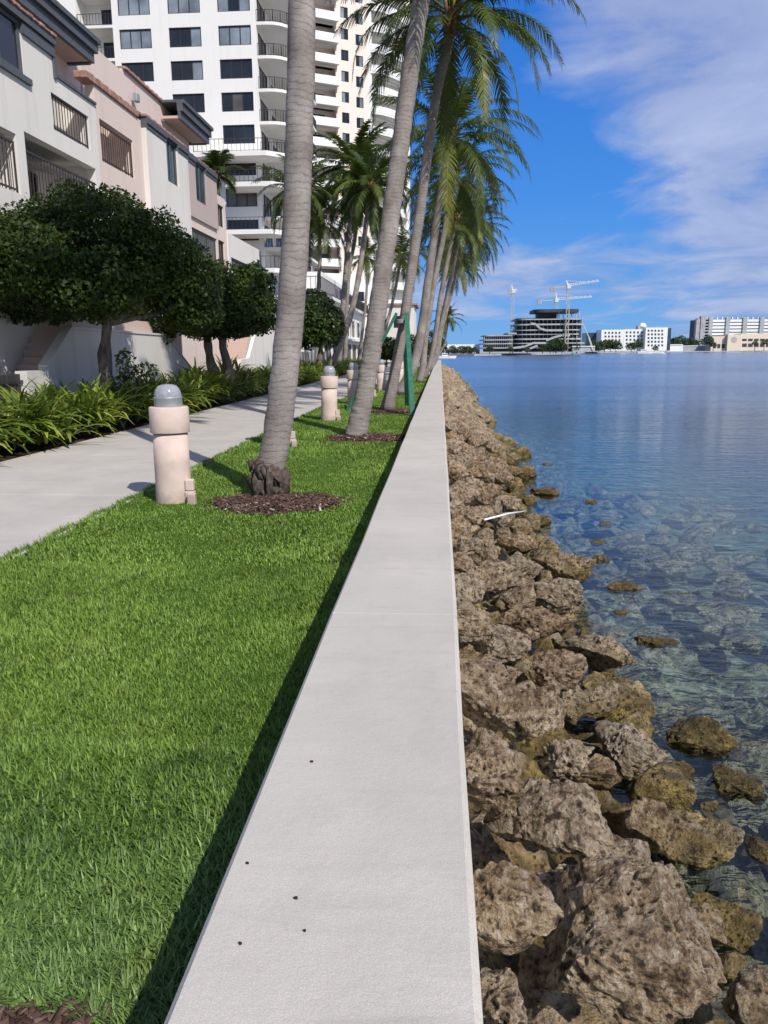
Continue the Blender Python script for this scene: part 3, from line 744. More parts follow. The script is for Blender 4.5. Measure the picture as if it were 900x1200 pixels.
# mulch chips
Vs = []; Fs = []; Ts = []; off = 0
for i, (a, b, rx, ry) in enumerate(MUL):
    n = [2600, 1300, 700, 400, 150, 120, 1500, 400][i]; r_ = np.random.default_rng(60+i)
    th = r_.uniform(0, 2*PI, n); q = np.sqrt(r_.uniform(0, 1.04, n)); q = q*np.where(r_.random(n) < .10, r_.uniform(1, 1.35, n), 1)*(1+.10*np.sin(th*3+i)+.06*np.sin(th*7+i*2)); x = a+rx*q*np.cos(th); y = b+ry*q*np.sin(th)
    k = (x < WL-.01) & (x > pr(8)) & (y > .9); x = x[k]; y = y[k]; q = q[k]; n = len(x)
    z = .012+.03*np.clip(1-q**2, -.1, 1)+r_.uniform(0, .014, n)
    L = r_.uniform(.008, .032, n)*(1 if i in (0, 6, 7) else 1.5); Wd = L*r_.uniform(.2, .6, n); yaw = r_.uniform(0, 2*PI, n); tl = r_.normal(0, .35, n); t2 = r_.normal(0, .3, n)
    ux, uy, uz = np.cos(yaw)*np.cos(tl), np.sin(yaw)*np.cos(tl), np.sin(tl); vx, vy, vz = -np.sin(yaw)*np.cos(t2), np.cos(yaw)*np.cos(t2), np.sin(t2)
    C = np.stack([x, y, z], 1); U = np.stack([ux, uy, uz], 1)*L[:, None]; Vv = np.stack([vx, vy, vz], 1)*Wd[:, None]
    N_ = np.cross(U, Vv); N_ /= np.linalg.norm(N_, axis=1)[:, None]; N_ *= .0035
    pts = np.stack([C-U-Vv, C+U-Vv*.6, C+U*.9+Vv, C-U*.8+Vv*.7, C-U*.9-Vv*.9+N_, C+U*.9-Vv*.5+N_, C+U*.8+Vv*.9+N_, C-U*.7+Vv*.6+N_], 1).reshape(-1, 3)
    bb = np.arange(n)*8+off
    for f in ((3,2,1,0),(4,5,6,7),(0,1,5,4),(1,2,6,5),(2,3,7,6),(3,0,4,7)): Fs.append(np.stack([bb+j for j in f], 1))
    Vs.append(pts); Ts.append(np.repeat(np.clip(r_.normal(.38, .22, n)+(r_.random(n) < .04)*.4, 0, 1), 8)); off += n*8
    disc = MB(); ring = 28; 
    dv = [(a, b, .035)] + [(a+rx*s*math.cos(2*PI*j/ring)*(1+.06*math.sin(j*2.7)), b+ry*s*math.sin(2*PI*j/ring)*(1+.06*math.sin(j*2.7)), zz) for s, zz in ((.6, .024), (1.0, .004)) for j in range(ring)]
    dv = [(min(x_, WL-.004), y_, z_) for x_, y_, z_ in dv]
    df = [(0, 1+j, 1+(j+1) % ring) for j in range(ring)] + [(1+j, 1+ring+j, 1+ring+(j+1) % ring, 1+(j+1) % ring) for j in range(ring)]
    tag(link_mesh('soil', dv, df, M['soil'], smooth=True), kind='structure')
o = link_mesh('mulch', np.concatenate(Vs), np.concatenate(Fs), M['mulch'], attr=np.concatenate(Ts))
tag(o, 'reddish brown wood chip mulch around the palm bases', 'mulch', kind='stuff')

# ------------------------------------------------------------------ palms
def frond_mesh(base, az, el, L, r_, n=46, lw=.034, droop=1.6, tone=.4, hang=1.0, ll=.62):
    K = 14; pts = [np.array(base, float)]; dirs = []; twist = r_.normal(0, .12)
    for i in range(K):
        t = i/(K-1); e = el - droop*t**1.25*(.55+.45*math.cos(max(el, 0))); e = max(e, -1.45); a = az + twist*t
        d = np.array([math.cos(e)*math.cos(a), math.cos(e)*math.sin(a), math.sin(e)]); dirs.append(d); pts.append(pts[-1]+d*L/K)
    pts = np.array(pts); dirs = np.array(dirs+[dirs[-1]])
    V = []; F = []; T = []
    # rachis
    sidev = np.array([-math.sin(az), math.cos(az), 0]); b0 = 0
    for i in range(K+1):
        w_ = .032*(1-i/K)+.004; up = np.cross(dirs[i], sidev); V += [pts[i]-sidev*w_, pts[i]+sidev*w_, pts[i]+up*w_*.8]; T += [min(1, tone+.35)]*3
    for i in range(K):
        for j in range(3): a_, b_ = 3*i+j, 3*i+(j+1) % 3; F.append((a_, b_, b_+3, a_+3))
    V = np.array(V); F = np.array(F); T = np.array(T)
    t = np.linspace(.16, 1, n); t = np.concatenate([t, t]) + r_.normal(0, .004, 2*n); t = np.clip(t, 0, 1); side = np.repeat([-1., 1.], n)
    idx = t*K; i0 = np.clip(idx.astype(int), 0, K-1); f = (idx-i0)[:, None]
    P0 = pts[i0]*(1-f)+pts[np.minimum(i0+1, K)]*f; D = dirs[i0]
    up = np.cross(D, np.broadcast_to(sidev, D.shape)); S = sidev[None]*side[:, None]
    ln = ll*(.55+.55*np.sin(np.clip(t, 0, 1)*PI*.9+.25))*r_.uniform(.85, 1.12, 2*n); ln *= np.where(t > .9, .75, 1)
    fwd = .35+.65*t; d0 = S*1.0 + D*fwd[:, None] + up*(.25*r_.uniform(.2, 1.2, 2*n))[:, None]; d0 /= np.linalg.norm(d0, axis=1)[:, None]
    g_ = np.array([0, 0, -1.]); segs = 3; rows = []; C = P0.copy(); hg = hang*r_.uniform(.6, 1.3, 2*n)
    wv = D*1.0
    for s in range(segs+1):
        q = s/segs; w_ = (lw*(1-q**1.6)*.5+.0015)*np.where(t > .93, .7, 1)
        rows.append(C-wv*w_[:, None]); rows.append(C+wv*w_[:, None])
        d = d0 + g_*(hg*(.25+1.5*q))[:, None]; d /= np.linalg.norm(d, axis=1)[:, None]; C = C+d*(ln/segs)[:, None]
    V2 = np.stack(rows, 1).reshape(-1, 3); m = 2*(segs+1); b = np.arange(2*n)*m+len(V)
    F2 = np.concatenate([np.stack([b+2*s, b+2*s+1, b+2*s+3, b+2*s+2], 1) for s in range(segs)])
    T2 = np.repeat(np.clip(tone+r_.normal(0, .09, 2*n), 0, 1), m)
    return np.concatenate([V, V2]), np.concatenate([F, F2]), np.concatenate([T, T2])
def spline(pts, n):
    P = [Vector(p) for p in pts]; P = [P[0]*2-P[1]] + P + [P[-1]*2-P[-2]]; out = []
    m = len(P)-3
    for i in range(n+1):
        u = i/n*m; k = min(int(u), m-1); t = u-k; a, b, c, d_ = P[k:k+4]
        out.append(.5*((2*b)+(c-a)*t+(2*a-5*b+4*c-d_)*t*t+(3*b-a-3*c+d_)*t**3))
    return out
def palm(pts, r0, r1, label, seed, nf=22, L=3.0, n=46, lw=.034, flare=.35, boss=False, group=None, extra=(), cat='palm', tonem=.42, ll=.52, lo=-.6):
    r_ = np.random.default_rng(seed); base = Vector(pts[0])
    t = empty('palm_tree', base, label, cat, group)
    H = (Vector(pts[-1])-base).length; m = min(260, int(H/.045)) if r0 > .15 and base.y < 22 else 40
    path = spline(pts, m); rad = []; s = 0
    for i, p_ in enumerate(path):
        if i: s += (path[i]-path[i-1]).length
        q = s/max(H, .1); r = r0 + (r1-r0)*min(1, q*1.0) + flare*r0*math.exp(-s/.42)
        r *= 1 + (.022*math.sin(s*2*PI/.11) if m > 60 else 0) + .012*math.sin(s*3.1+seed)
        rad.append(r)
    tb = MB(); tb.tube(path, rad, 28 if m > 60 else 12); V = np.array(tb.v)
    V[:, :2] += (fbm(V*[6, 6, 9]+seed, 3)*.012)[:, None]
    link_mesh('trunk', V, tb.f, M['bark'], t, smooth=True)
    if boss:
        bm = MB(); rr = r0*1.08; c = base+Vector((.05, -.01, 0))
        for k in range(15):
            a = 2*PI*k/15 + .2*math.sin(k*5); q = rr*(.93+.1*math.sin(k*3.3))
            bm.tube([c+Vector((math.cos(a)*q*.80, math.sin(a)*q*.80, .34+.05*math.sin(k*2.1))), c+Vector((math.cos(a)*q*1.08, math.sin(a)*q*1.08, .20)), c+Vector((math.cos(a)*q*(1.08+.2*math.sin(k*7)), math.sin(a)*q*(1.08+.2*math.sin(k*7)), .0)), ], [.03, .052, .03], 7)
        for k in range(34):
            a = k*2.4; q = rr*(.85+.25*((k*37) % 10)/10); z_ = .04+.34*((k*53) % 17)/17
            bm.tube([c+Vector((math.cos(a)*q*.8, math.sin(a)*q*.8, z_+.05)), c+Vector((math.cos(a)*q*1.05, math.sin(a)*q*1.05, z_)), c+Vector((math.cos(a+.2)*q*1.2, math.sin(a+.2)*q*1.2, max(0, z_-.09)))], [.012, .036, .01], 6)
        V = np.array(bm.v); V += np.stack([fbm(V*11+k*30, 4) for k in range(3)], 1)*.05
        link_mesh('root', V, bm.f, M['root'], t, smooth=True)
    top = path[-1]; ax = (path[-1]-path[-3]).normalized()
    sh = MB(); sh.tube([top-ax*.35, top-ax*.1, top+ax*.25, top+ax*.6], [r1*1.02, r1*1.55, r1*1.5, r1*.5], 12)
    for k in range(10):
        a = k*2.4; u = Vector((math.cos(a), math.sin(a), 0)); sh.bar(top+ax*.0+u*r1*.9, top+u*(r1*2.4)+Vector((0,0,.30+.15*math.sin(k*3))), .09, .03)
        if k % 2 == 0: sh.bar(top+ax*.05+u*r1*1.0, top+u*(r1*2.6)+Vector((0,0,-.35-.2*math.sin(k))), .06, .02)
    V = np.array(sh.v); V += np.stack([fbm(V*7+k*30, 3) for k in range(3)], 1)*.04
    link_mesh('leaf_sheath', V, sh.f, M['sheath'], t, smooth=True)
    Vs = []; Fs = []; Ts = []; off = 0
    for k in range(nf):
        u = k/nf; az = k*2.39996+r_.normal(0, .15); el = 1.35 + (lo-1.35)*u**.85 + r_.normal(0, .08)
        tone = tonem-.12+.18*u + r_.normal(0, .08) + (.35 if (u > .88 and r_.random() < .5) else 0)
        b_ = top+ax*(.35-.35*u)+Vector((math.cos(az), math.sin(az), 0))*r1*.8
        V, F, T = frond_mesh(b_, az, el, L*.92*(.72+.28*math.sin(min(1, u*1.6+.25)*PI/2))*r_.uniform(.92, 1.08), r_, n, lw*1.15, 1.15+.35*u, tone, .45+.6*u, ll)
        Vs.append(V); Fs.append(F+off); Ts.append(T); off += len(V)
    for (az, el, LL, dr) in extra:
        b_ = top+Vector((math.cos(az), math.sin(az), 0))*r1
        V, F, T = frond_mesh(b_, az, el, LL, r_, n, lw, dr, tonem, 1.1, ll); Vs.append(V); Fs.append(F+off); Ts.append(T); off += len(V)
    link_mesh('crown', np.concatenate(Vs), np.concatenate(Fs), M['frond'], t, attr=np.concatenate(Ts))
    return t
G1 = 'row of palms in the lawn along the sea wall'
B = PALMS
palm([(B[0][0], B[0][1], 0), at(326, 500, 7.95), at(337, 400, 8.0), at(345, 300, 8.08), at(351, 150, 8.2), at(354, 0, 8.35), at(358, -330, 8.7), at(362, -640, 9.0)], .148, .122, 'nearest palm, grey ringed trunk with dark knobbly root boss beside the first bollard', 1, 26, 3.0, 46, .041, .12, True, G1)
palm([(B[1][0], B[1][1], 0), at(431, 440, 13.8), at(440, 380, 13.9), at(461, 230, 14.1), at(480, 90, 14.3), at(494, 0, 14.4), at(514, -110, 14.5), at(528, -215, 14.6)], .168, .135, 'second palm from the front, thick leaning trunk between the first two mulch rings', 2, 30, 3.1, 46, .041, .22, False, G1,
     extra=[(R(185), -.45, 3.5, 1.2)])
palm([(B[2][0], B[2][1], 0), at(464, 430, 19.9), at(474, 372, 20), at(492, 250, 20.1), at(510, 120, 20.2), at(524, 60, 20.3), at(528, 28, 20.3)], .135, .11, 'palm held by the green wooden braces', 3, 36, 3.3, 50, .046, .5, False, G1,
     extra=[(R(-10), .75, 3.5, 2.0), (R(15), .5, 3.3, 1.7), (R(190), .4, 3.2, 2.2)])
palm([(B[3][0], B[3][1], 0), at(484, 430, 28), at(494, 385, 28), at(503, 320, 28), at(516, 230, 28), at(527, 165, 28)], .17, .12, 'leaning palm just behind the braced one, its base hidden by a green post', 4, 38, 3.5, 40, .053, .5, False, G1, extra=[(R(0), .9, 3.6, 2.4), (R(-20), .2, 3.5, 1.6)])
palm([(B[4][0], B[4][1], 0), at(496, 425, 38.5), at(500, 387, 38.5), at(509, 330, 38.5), at(522, 265, 38.5), at(530, 208, 38.5)], .15, .12, 'fifth palm from the front in the lawn row', 5, 38, 3.6, 34, .069, .3, False, G1, extra=[(R(-5), .8, 3.7, 2.2)])
palm([(B[5][0], B[5][1], 0), at(504, 425, 44.5), at(511, 387, 44.5), at(517, 345, 44.5), at(533, 262, 44.5)], .15, .12, 'sixth palm from the front in the lawn row', 6, 36, 3.6, 30, .075, .3, False, G1)
palm([(B[6][0], B[6][1], 0), at(509, 420, 51), at(517, 380, 51), at(526, 340, 51), at(541, 262, 51)], .145, .115, 'seventh palm from the front in the lawn row', 7, 36, 3.6, 26, .086, .3, False, G1)
palm([(B[7][0], B[7][1], 0), at(512, 418, 58), at(518, 385, 58), at(530, 340, 58), at(548, 275, 58)], .145, .115, 'eighth palm from the front in the lawn row', 8, 36, 3.6, 24, .098, .3, False, G1)
palm([(B[8][0], B[8][1], 0), at(511, 410, 66), at(520, 360, 66), at(534, 300, 66)], .14, .115, 'ninth palm from the front in the lawn row, half hidden by the others', 9, 34, 3.6, 20, .115, .3, False, G1)
palm([(B[9][0], B[9][1], 0), at(515, 400, 76), at(526, 350, 76), at(538, 316, 76)], .14, .115, 'tenth palm from the front in the lawn row, with a low small crown', 10, 26, 3.3, 18, .126, .3, False, G1)
palm([(B[10][0], B[10][1], 0), at(520, 405, 86), at(524, 385, 86), at(525, 375, 86)], .12, .09, 'young slender palm at the far end of the lawn row', 12, 16, 2.4, 16, .12, .3, False, G1)
G2 = 'palms growing on the building side of the path'
palm([(-6.7, 46, 0), at(396, 410, 46.5), at(412, 365, 47), at(424, 300, 47.5), at(434, 222, 48)], .2, .13, 'leaning palm beside the third dark tree, crossing the white terrace building', 21, 38, 3.4, 32, .104, .3, False, G2)
palm([(-7.1, 54, 0), at(403, 345, 54), at(409, 270, 54), at(414, 200, 54)], .21, .13, 'tall upright palm with a full crown before the pale pink tower', 22, 46, 4.2, 34, .115, .3, False, G2)
palm([(-7.0, 57, 0), at(408, 330, 57), at(416, 280, 57), at(420, 240, 57)], .17, .12, 'slimmer palm close behind the tall upright one', 23, 32, 3.4, 28, .115, .3, False, G2)
palm([(-8.0, 50, 0), at(373, 340, 50), at(375, 300, 50), at(374, 258, 50)], .13, .11, 'shorter dark palm seen just right of the nearest trunk', 24, 38, 3.5, 24, .092, .3, False, G2, tonem=.3)
palm([(-8.0, 47, 0), at(354, 340, 47), at(352, 290, 47), at(348, 225, 47)], .13, .11, 'palm mostly hidden behind the nearest trunk', 29, 26, 3.0, 24, .092, .3, False, G2, tonem=.35)
palm([(-6.0, 70, 0), at(456, 370, 70), at(464, 335, 70), at(469, 305, 70)], .16, .13, 'palm seen low between the second and the braced trunks', 25, 28, 3.6, 20, .115, .3, False, G2)
palm([(-8.2, 78, 0), at(429, 350, 78), at(430, 305, 78)], .15, .12, 'small palm before the lower storeys of the pale pink tower', 26, 24, 3.0, 18, .126, .3, False, G2)
palm([(-4.5, 84, 0), at(478, 380, 84), at(483, 330, 84), at(487, 295, 84)], .15, .12, 'dark distant palm between the braced trunk and the leaning one', 27, 24, 4.0, 18, .12, .3, False, G2, tonem=.3)
palm([at(258, 262, 44), at(256, 230, 44), at(254, 208, 44)], .12, .1, 'palm rising behind the stepped end of the pink house', 28, 24, 1.7, 26, .07, .3, False, G2, tonem=.3)

# braces
t = empty('tree_brace', (-1.3, 19.6, 0), 'green painted timber braces strapped to the third palm', 'tree brace')
topc = at(471, 376, 19.7)
for (bx, by, dx) in ((-.62, 17.8, .12), (-2.35, 19.4, -.13), (-.9, 21.2, .05)):
    mb = MB(); mb.bar((bx, by, 0), (topc.x+dx, topc.y-.05 if by < 21 else topc.y+.2, 2.42), .11, .065); o = mb.build('post', M['green_paint'], t)
mb = MB(); mb.lathe([(.15, -.04), (.155, .04), (.14, .05)], (topc.x, topc.y, 2.22), 16); mb.build('strap', M['strap'], t)
for dx, dy in ((.2, -.1), (-.2, -.1), (.05, .22)):
    pass

# ------------------------------------------------------------------ bollards
def bollard(x, y, label):
    t = empty('bollard_light', (x, y, 0), label, 'bollard', 'bollard lights along the path')
    return t
def bollard_parts(t, x, y):
    c = (x, y, 0)
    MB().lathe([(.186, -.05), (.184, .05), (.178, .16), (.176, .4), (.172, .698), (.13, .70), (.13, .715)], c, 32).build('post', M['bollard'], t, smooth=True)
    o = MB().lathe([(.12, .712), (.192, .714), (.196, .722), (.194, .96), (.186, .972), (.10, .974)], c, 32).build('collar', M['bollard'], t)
    o.data.polygons.foreach_set('use_smooth', np.ones(len(o.data.polygons), bool)); bevel(o, .004, 2)
    lamp = MB().lathe([(.136, .972), (.139, .985), (.137, 1.05), (.141, 1.058), (.141, 1.068), (.12, 1.07)], c, 32).build('lamp_base', M['galv'], t, smooth=True)
    n = 36; mb = MB(); prof = [(.130, 1.07), (.131, 1.09), (.124, 1.125), (.108, 1.155), (.09, 1.178), (.05, 1.191), (.012, 1.195)]
    mb.lathe(prof, c, 48); V = np.array(mb.v); a = np.arctan2(V[:,1]-y, V[:,0]-x); r_ = 1+.018*np.sign(np.sin(a*24)); V[:,0] = x+(V[:,0]-x)*r_; V[:,1] = y+(V[:,1]-y)*r_
    link_mesh('lens', V, mb.f, M['dome'], lamp, smooth=True)
    mb = MB(); mb.box(x+.15, x+.245, y-.12, y-.04, -.02, .13); mb.box(x+.155, x+.24, y-.115, y-.045, .134, .25); mb.box(x+.195, x+.275, y-.19, y-.125, -.02, .12)
    bevel(mb.build('junction_box', M['bollard'], t), .012)
bl = [(-2.71, 7.57, 'nearest bollard light, pinkish concrete with a grey ribbed dome, at the edge of the path'),
 (-2.56, 12.3, 'bollard light hidden behind the nearest palm trunk'), (-2.44, 16.93, 'whole bollard light standing between the two nearest palm trunks'),
 (-2.48, 22.2, 'bollard light just left of the second palm trunk'), (-2.38, 25.8, 'bollard light hidden behind the second palm trunk'), (-2.25, 29.9, 'bollard light between the second palm and the braced palm'),
 (-1.88, 36.1, 'bollard light seen between the green braces'), (-1.9, 41, 'distant bollard light beyond the green braces'), (-1.8, 46, 'very distant bollard light far down the lawn')]
b0 = bollard(bl[0][0], bl[0][1], bl[0][2]); bollard_parts(b0, bl[0][0], bl[0][1])
for x, y, lab in bl[1:]:
    c = copy_tree(b0); c.location = (x, y, 0); c['label'] = lab; c.rotation_euler = (R(rnd.uniform(-1, 1)), R(rnd.uniform(-1, 1)), 0)
mb = MB(); mb.box(-.93, -.65, 49.7, 50.0, 0, .62); mb.box(-.95, -.63, 49.68, 50.02, .624, .66)
tag(bevel(mb.build('utility_box', M['pvc'], loc=(-.79, 49.85, 0)), .015), 'small white box standing by the far end of the sea wall', 'utility box')

# ------------------------------------------------------------------ leafy trees
def leafcloud(lobes, n, size, seed, gap=.0, tone0=.35, aspect=.55):
    r_ = np.random.default_rng(seed); C = np.array([l[0] for l in lobes]); Rr = np.array([l[1] if hasattr(l[1], '__len__') else (l[1],)*3 for l in lobes], float)
    wgt = Rr.prod(1)**.66; wgt /= wgt.sum(); k = r_.choice(len(lobes), n, p=wgt)
    d = r_.normal(size=(n, 3)); d /= np.linalg.norm(d, axis=1)[:, None]; rad = r_.uniform(.25, 1, n)**.33
    bump = 1+.22*fbm(d*2.1+k[:, None]*3.1+seed, 2)
    P = C[k] + d*Rr[k]*(rad*bump)[:, None]
    keep = fbm(P*1.9/ max(.4, Rr.mean()**.5) + seed, 2) > -.42+gap; P = P[keep]; d = d[keep]; rad = rad[keep]; n = len(P)
    N_ = d*.55 + r_.normal(size=(n, 3))*.6 + [0, 0, .35]; N_ /= np.linalg.norm(N_, axis=1)[:, None]
    U = np.cross(N_, r_.normal(size=(n, 3))); U /= np.linalg.norm(U, axis=1)[:, None]; Wv = np.cross(N_, U)
    s = size*r_.uniform(.7, 1.35, n)[:, None]
    V = np.stack([P-U*s, P+Wv*s*aspect-N_*s*.0, P+U*s, P-Wv*s*aspect], 1).reshape(-1, 3); F = (np.arange(n)*4)[:, None]+np.array([[0, 1, 2, 3]])
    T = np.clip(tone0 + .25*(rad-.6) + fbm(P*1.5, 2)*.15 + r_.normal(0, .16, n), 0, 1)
    return V, F, np.repeat(T, 4)
def tree(name, base, trunks, lobes, n, size, label, seed, mat='ficus_leaf', group=None, gap=0, trad=.16, cat='tree', tone0=.35):
    t = empty(name, base, label, cat, group); tb = MB()
    for pts in trunks:
        P = spline(pts, 10); tb.tube(P, [trad*(1.25-.75*i/10)+.05*math.exp(-i) for i in range(11)], 12)
    c = Vector(trunks[0][-1])
    for l in lobes: tb.tube(spline([c-Vector((0,0,.2)), (c+Vector(l[0]))/2+Vector((0,0,-.1)), l[0]], 5), [trad*.45, trad*.4, trad*.34, trad*.26, trad*.18, trad*.1], 7)
    V = np.array(tb.v); V[:, :2] += (fbm(V*3+seed, 3)*.05)[:, None]*[1, .6]
    link_mesh('trunk', V, tb.f, M['tree_bark'], t, smooth=True)
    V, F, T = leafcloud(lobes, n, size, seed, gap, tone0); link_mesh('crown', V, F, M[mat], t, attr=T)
    return t
GT = 'dark rounded trees in front of the townhouses'
tree('broadleaf_tree', (-6.95, 15.7, 0), [[(-6.95, 15.7, 0), (-6.9, 15.8, .7), (-6.98, 15.9, 1.4), (-6.85, 15.9, 2.3)]],
     [((-7.05, 16.0, 3.65), (1.35, 1.5, 1.15)), ((-8.0, 15.6, 3.5), (1.1, 1.2, .95)), ((-6.0, 16.3, 3.45), (.95, 1.2, .95)), ((-7.9, 14.4, 3.2), (1.1, 1.3, .85)), ((-6.9, 15.2, 2.85), (1.35, 1.2, .75)), ((-5.65, 16.8, 3.0), (.9, 1.0, .95)), ((-5.5, 17.2, 2.5), (.7, .9, .6)), ((-7.2, 17.2, 4.05), (1.0, 1.1, .8)), ((-8.2, 15.8, 2.75), (1.3, 1.2, .7))],
     78000, .046, 'largest dark green rounded tree, nearest the camera, its trunk among strap-leaved plants', 5, group=GT)
tree('broadleaf_tree', (-6.75, 23.2, 0), [[(-6.75, 23.2, 0), (-6.85, 23.2, .8), (-7.0, 23.3, 1.6), (-7.0, 23.4, 2.2)], [(-6.65, 23.3, 0), (-6.4, 23.3, .9), (-6.6, 23.4, 1.8), (-6.4, 23.4, 2.4)]],
     [((-6.9, 23.5, 3.25), (1.35, 1.5, .95)), ((-5.95, 23.8, 3.1), (.95, 1.2, .95)), ((-7.8, 23.3, 3.2), (1.1, 1.2, .85)), ((-6.1, 23.2, 2.6), (1.1, 1.2, .65)), ((-7.5, 23.6, 2.75), (1.0, 1.1, .7)), ((-5.75, 24, 3.55), (.7, .8, .6)), ((-8.3, 22.6, 2.7), (1.1, 1.1, .9)), ((-8.4, 22.9, 3.5), (1.1, 1.1, .8)), ((-6.7, 23, 2.35), (1.3, 1, .5)), ((-5.6, 23.6, 2.6), (.7, .9, .6))],
     56000, .052, 'middle dark tree with two thin trunks, second of the rounded trees', 6, group=GT)
tree('broadleaf_tree', (-6.6, 43, 0), [[(-6.6, 43, 0), (-6.7, 43, .8), (-6.6, 43.1, 1.6), (-6.6, 43, 2.4)], [(-6.3, 43, 0), (-6.1, 43, 1), (-6.3, 43, 2.2)]],
     [((-6.75, 43, 3.3), (1.25, 1.2, 1.2)), ((-6.0, 43.2, 2.9), (.75, 1.1, 1.1)), ((-7.5, 43, 2.9), (1.0, 1.1, 1.1)), ((-6.9, 42.6, 4.0), (.9, 1, .8))],
     15000, .10, 'third dark tree, beyond the nearest trunk, with some reddish leaves', 7, 'red_leaf', GT)
# far hedge trees closing the garden side
for i, (px, py, Y_, rad, lab) in enumerate([(345, 375, 41, 1.5, 'dark shrub between the middle tree and the nearest palm trunk'), (452, 408, 72, 1.3, 'dark shrub far down the bed behind the second palm'), (487, 405, 92, 1.6, 'low dark shrub at the far end of the path'), (505, 400, 104, 1.8, 'dark shrub beyond the end of the sea wall')]):
    c = at(px, py, Y_); z = max(.9, c.z); tree('shrub', (c.x, Y_, 0), [[(c.x, Y_, 0), (c.x+.1, Y_, z*.5), (c.x, Y_, z*.9)]], [((c.x, Y_, z), (rad, rad, rad*.8)), ((c.x+rad*.6, Y_+.3, z*.8), rad*.6), ((c.x-rad*.6, Y_+.3, z*.7), rad*.6)], 5000, .12, lab, 40+i, group='shrubs along the bed', trad=.08, cat='shrub')

# ------------------------------------------------------------------ strap-leaved clumps
def strap_mesh(c, n, L, w_, seed, tone0=.42):
    r_ = np.random.default_rng(seed); nc = max(3, n//14); cc = r_.normal(0, .17, (nc, 2)); k = r_.integers(0, nc, n)
    x = c[0]+cc[k, 0]; y = c[1]+cc[k, 1]*1.2; hz = r_.uniform(.02, .28, nc)[k]; a = r_.uniform(0, 2*PI, n); u = r_.uniform(0, 1, n)
    el0 = np.radians(85-60*u**.8); ln = L*r_.uniform(.7, 1.2, n)
    segs = 5; rows = []; C = np.stack([x, y, c[2]+hz*1.3], 1); dh = np.stack([np.cos(a), np.sin(a)], 1); tw = r_.normal(0, .25, n)
    for s in range(segs+1):
        q = s/segs; w2 = (w_*np.sin(PI*min(.97, .12+.86*q))**.7*.5+.002)*r_.uniform(.95, 1.05, n)
        sd_ = np.stack([-dh[:, 1], dh[:, 0], tw*.6], 1); e = el0-1.5*q**1.5*(.7+.5*u)
        up = np.stack([-np.sin(e)*dh[:, 0], -np.sin(e)*dh[:, 1], np.cos(e)], 1)
        rows += [C-sd_*w2[:, None]+up*w2[:, None]*.35, C, C+sd_*w2[:, None]+up*w2[:, None]*.35]
        C = C + np.stack([np.cos(e)*dh[:, 0], np.cos(e)*dh[:, 1], np.sin(e)], 1)*(ln/segs)[:, None]
    V = np.stack(rows, 1).reshape(-1, 3); m = 3*(segs+1); b = np.arange(n)*m; F = []
    for s in range(segs):
        for j in (0, 1): F.append(np.stack([b+3*s+j, b+3*s+j+1, b+3*s+j+4, b+3*s+j+3], 1))
    V[:, 2] = np.maximum(V[:, 2], .02)
    T = np.clip(tone0 + .2*(u-.4)+r_.normal(0, .16, n)+(r_.random(n) < .05)*.6, 0, 1)
    return V, np.concatenate(F), np.repeat(T, m)
GS = 'strap-leaved plants in the bed along the path'
labs = ['big clump of strap-leaved plants at the left frame edge', 'strap-leaved clump with yellowing leaves, second from the left frame edge', 'strap-leaved clump in front of the largest tree trunk, left side', 'strap-leaved clump right under the largest tree trunk',
 'strap-leaved clump directly behind the nearest bollard', 'bright strap-leaved clump just right of the nearest bollard dome', 'strap-leaved clump right of the bright one, below the middle tree', 'dense strap-leaved clump between the middle tree and the nearest palm']
yy_ = 9.6; i = 0; strap_protos = []
while yy_ < 62:
    for row in (0, 1):
        x = -6.62 - .75*row + rnd.uniform(-.12, .12); y = yy_ + rnd.uniform(-.2, .2) + row*.5
        if row == 0 and i < 8: lab = labs[i]; i += 1
        elif row == 1: lab = 'strap-leaved clump in the back row of the bed' + (' by the largest tree' if yy_ < 19 else ' by the middle tree' if yy_ < 32 else ' far down the path')
        else: lab = 'small strap-leaved clump at the path edge far beyond the nearest palm'
        if yy_ < 22 or len(strap_protos) < 6 or True:
            if yy_ < 24:
                V, F, T = strap_mesh((x, y, 0), 180 if row == 0 else 130, .76 if yy_ > 12 else .84, .066, int(yy_*100)+row, rnd.uniform(.42, .62))
                o = link_mesh('strap_leaf_plant', V, F, M['strap_leaf'], loc=(x, y, 0), attr=T); strap_protos.append(o)
            else:
                s_ = rnd.choice(strap_protos); o = s_.copy(); COL.objects.link(o); o.location = (x, y, 0); o.rotation_euler = (0, 0, rnd.uniform(0, 6.3))
        tag(o, lab, 'plant', GS + (' back' if row else ''))
    yy_ += .95 if yy_ < 24 else 1.25
for i, (x, y, lab) in enumerate([(-7.1, 22.0, 'taller pale strap-leaved plant under the middle tree'), (-7.3, 26.3, 'tall bright strap-leaved plant right of the middle tree trunks')]):
    V, F, T = strap_mesh((x, y, .35), 90, .85, .06, 77+i, .55); tag(link_mesh('strap_leaf_plant', V, F, M['strap_leaf'], loc=(x, y, 0), attr=T), lab, 'plant', GS)
# thin shrub by the trunk
tree('shrub', (-6.55, 15.4, 0), [[(-6.55, 15.4, 0), (-6.45, 15.4, .8), (-6.3, 15.5, 1.45)], [(-6.55, 15.4, 0), (-6.2, 15.4, .7), (-5.95, 15.4, 1.2)]], [((-6.35, 15.4, 1.25), (.22, .2, .35)), ((-5.95, 15.4, 1.15), (.28, .2, .16)), ((-6.5, 15.4, .85), (.25, .2, .25))], 500, .045, 'thin leafy sapling growing beside the largest tree trunk', 71, group='shrubs along the bed', trad=.018, cat='shrub', tone0=.5)

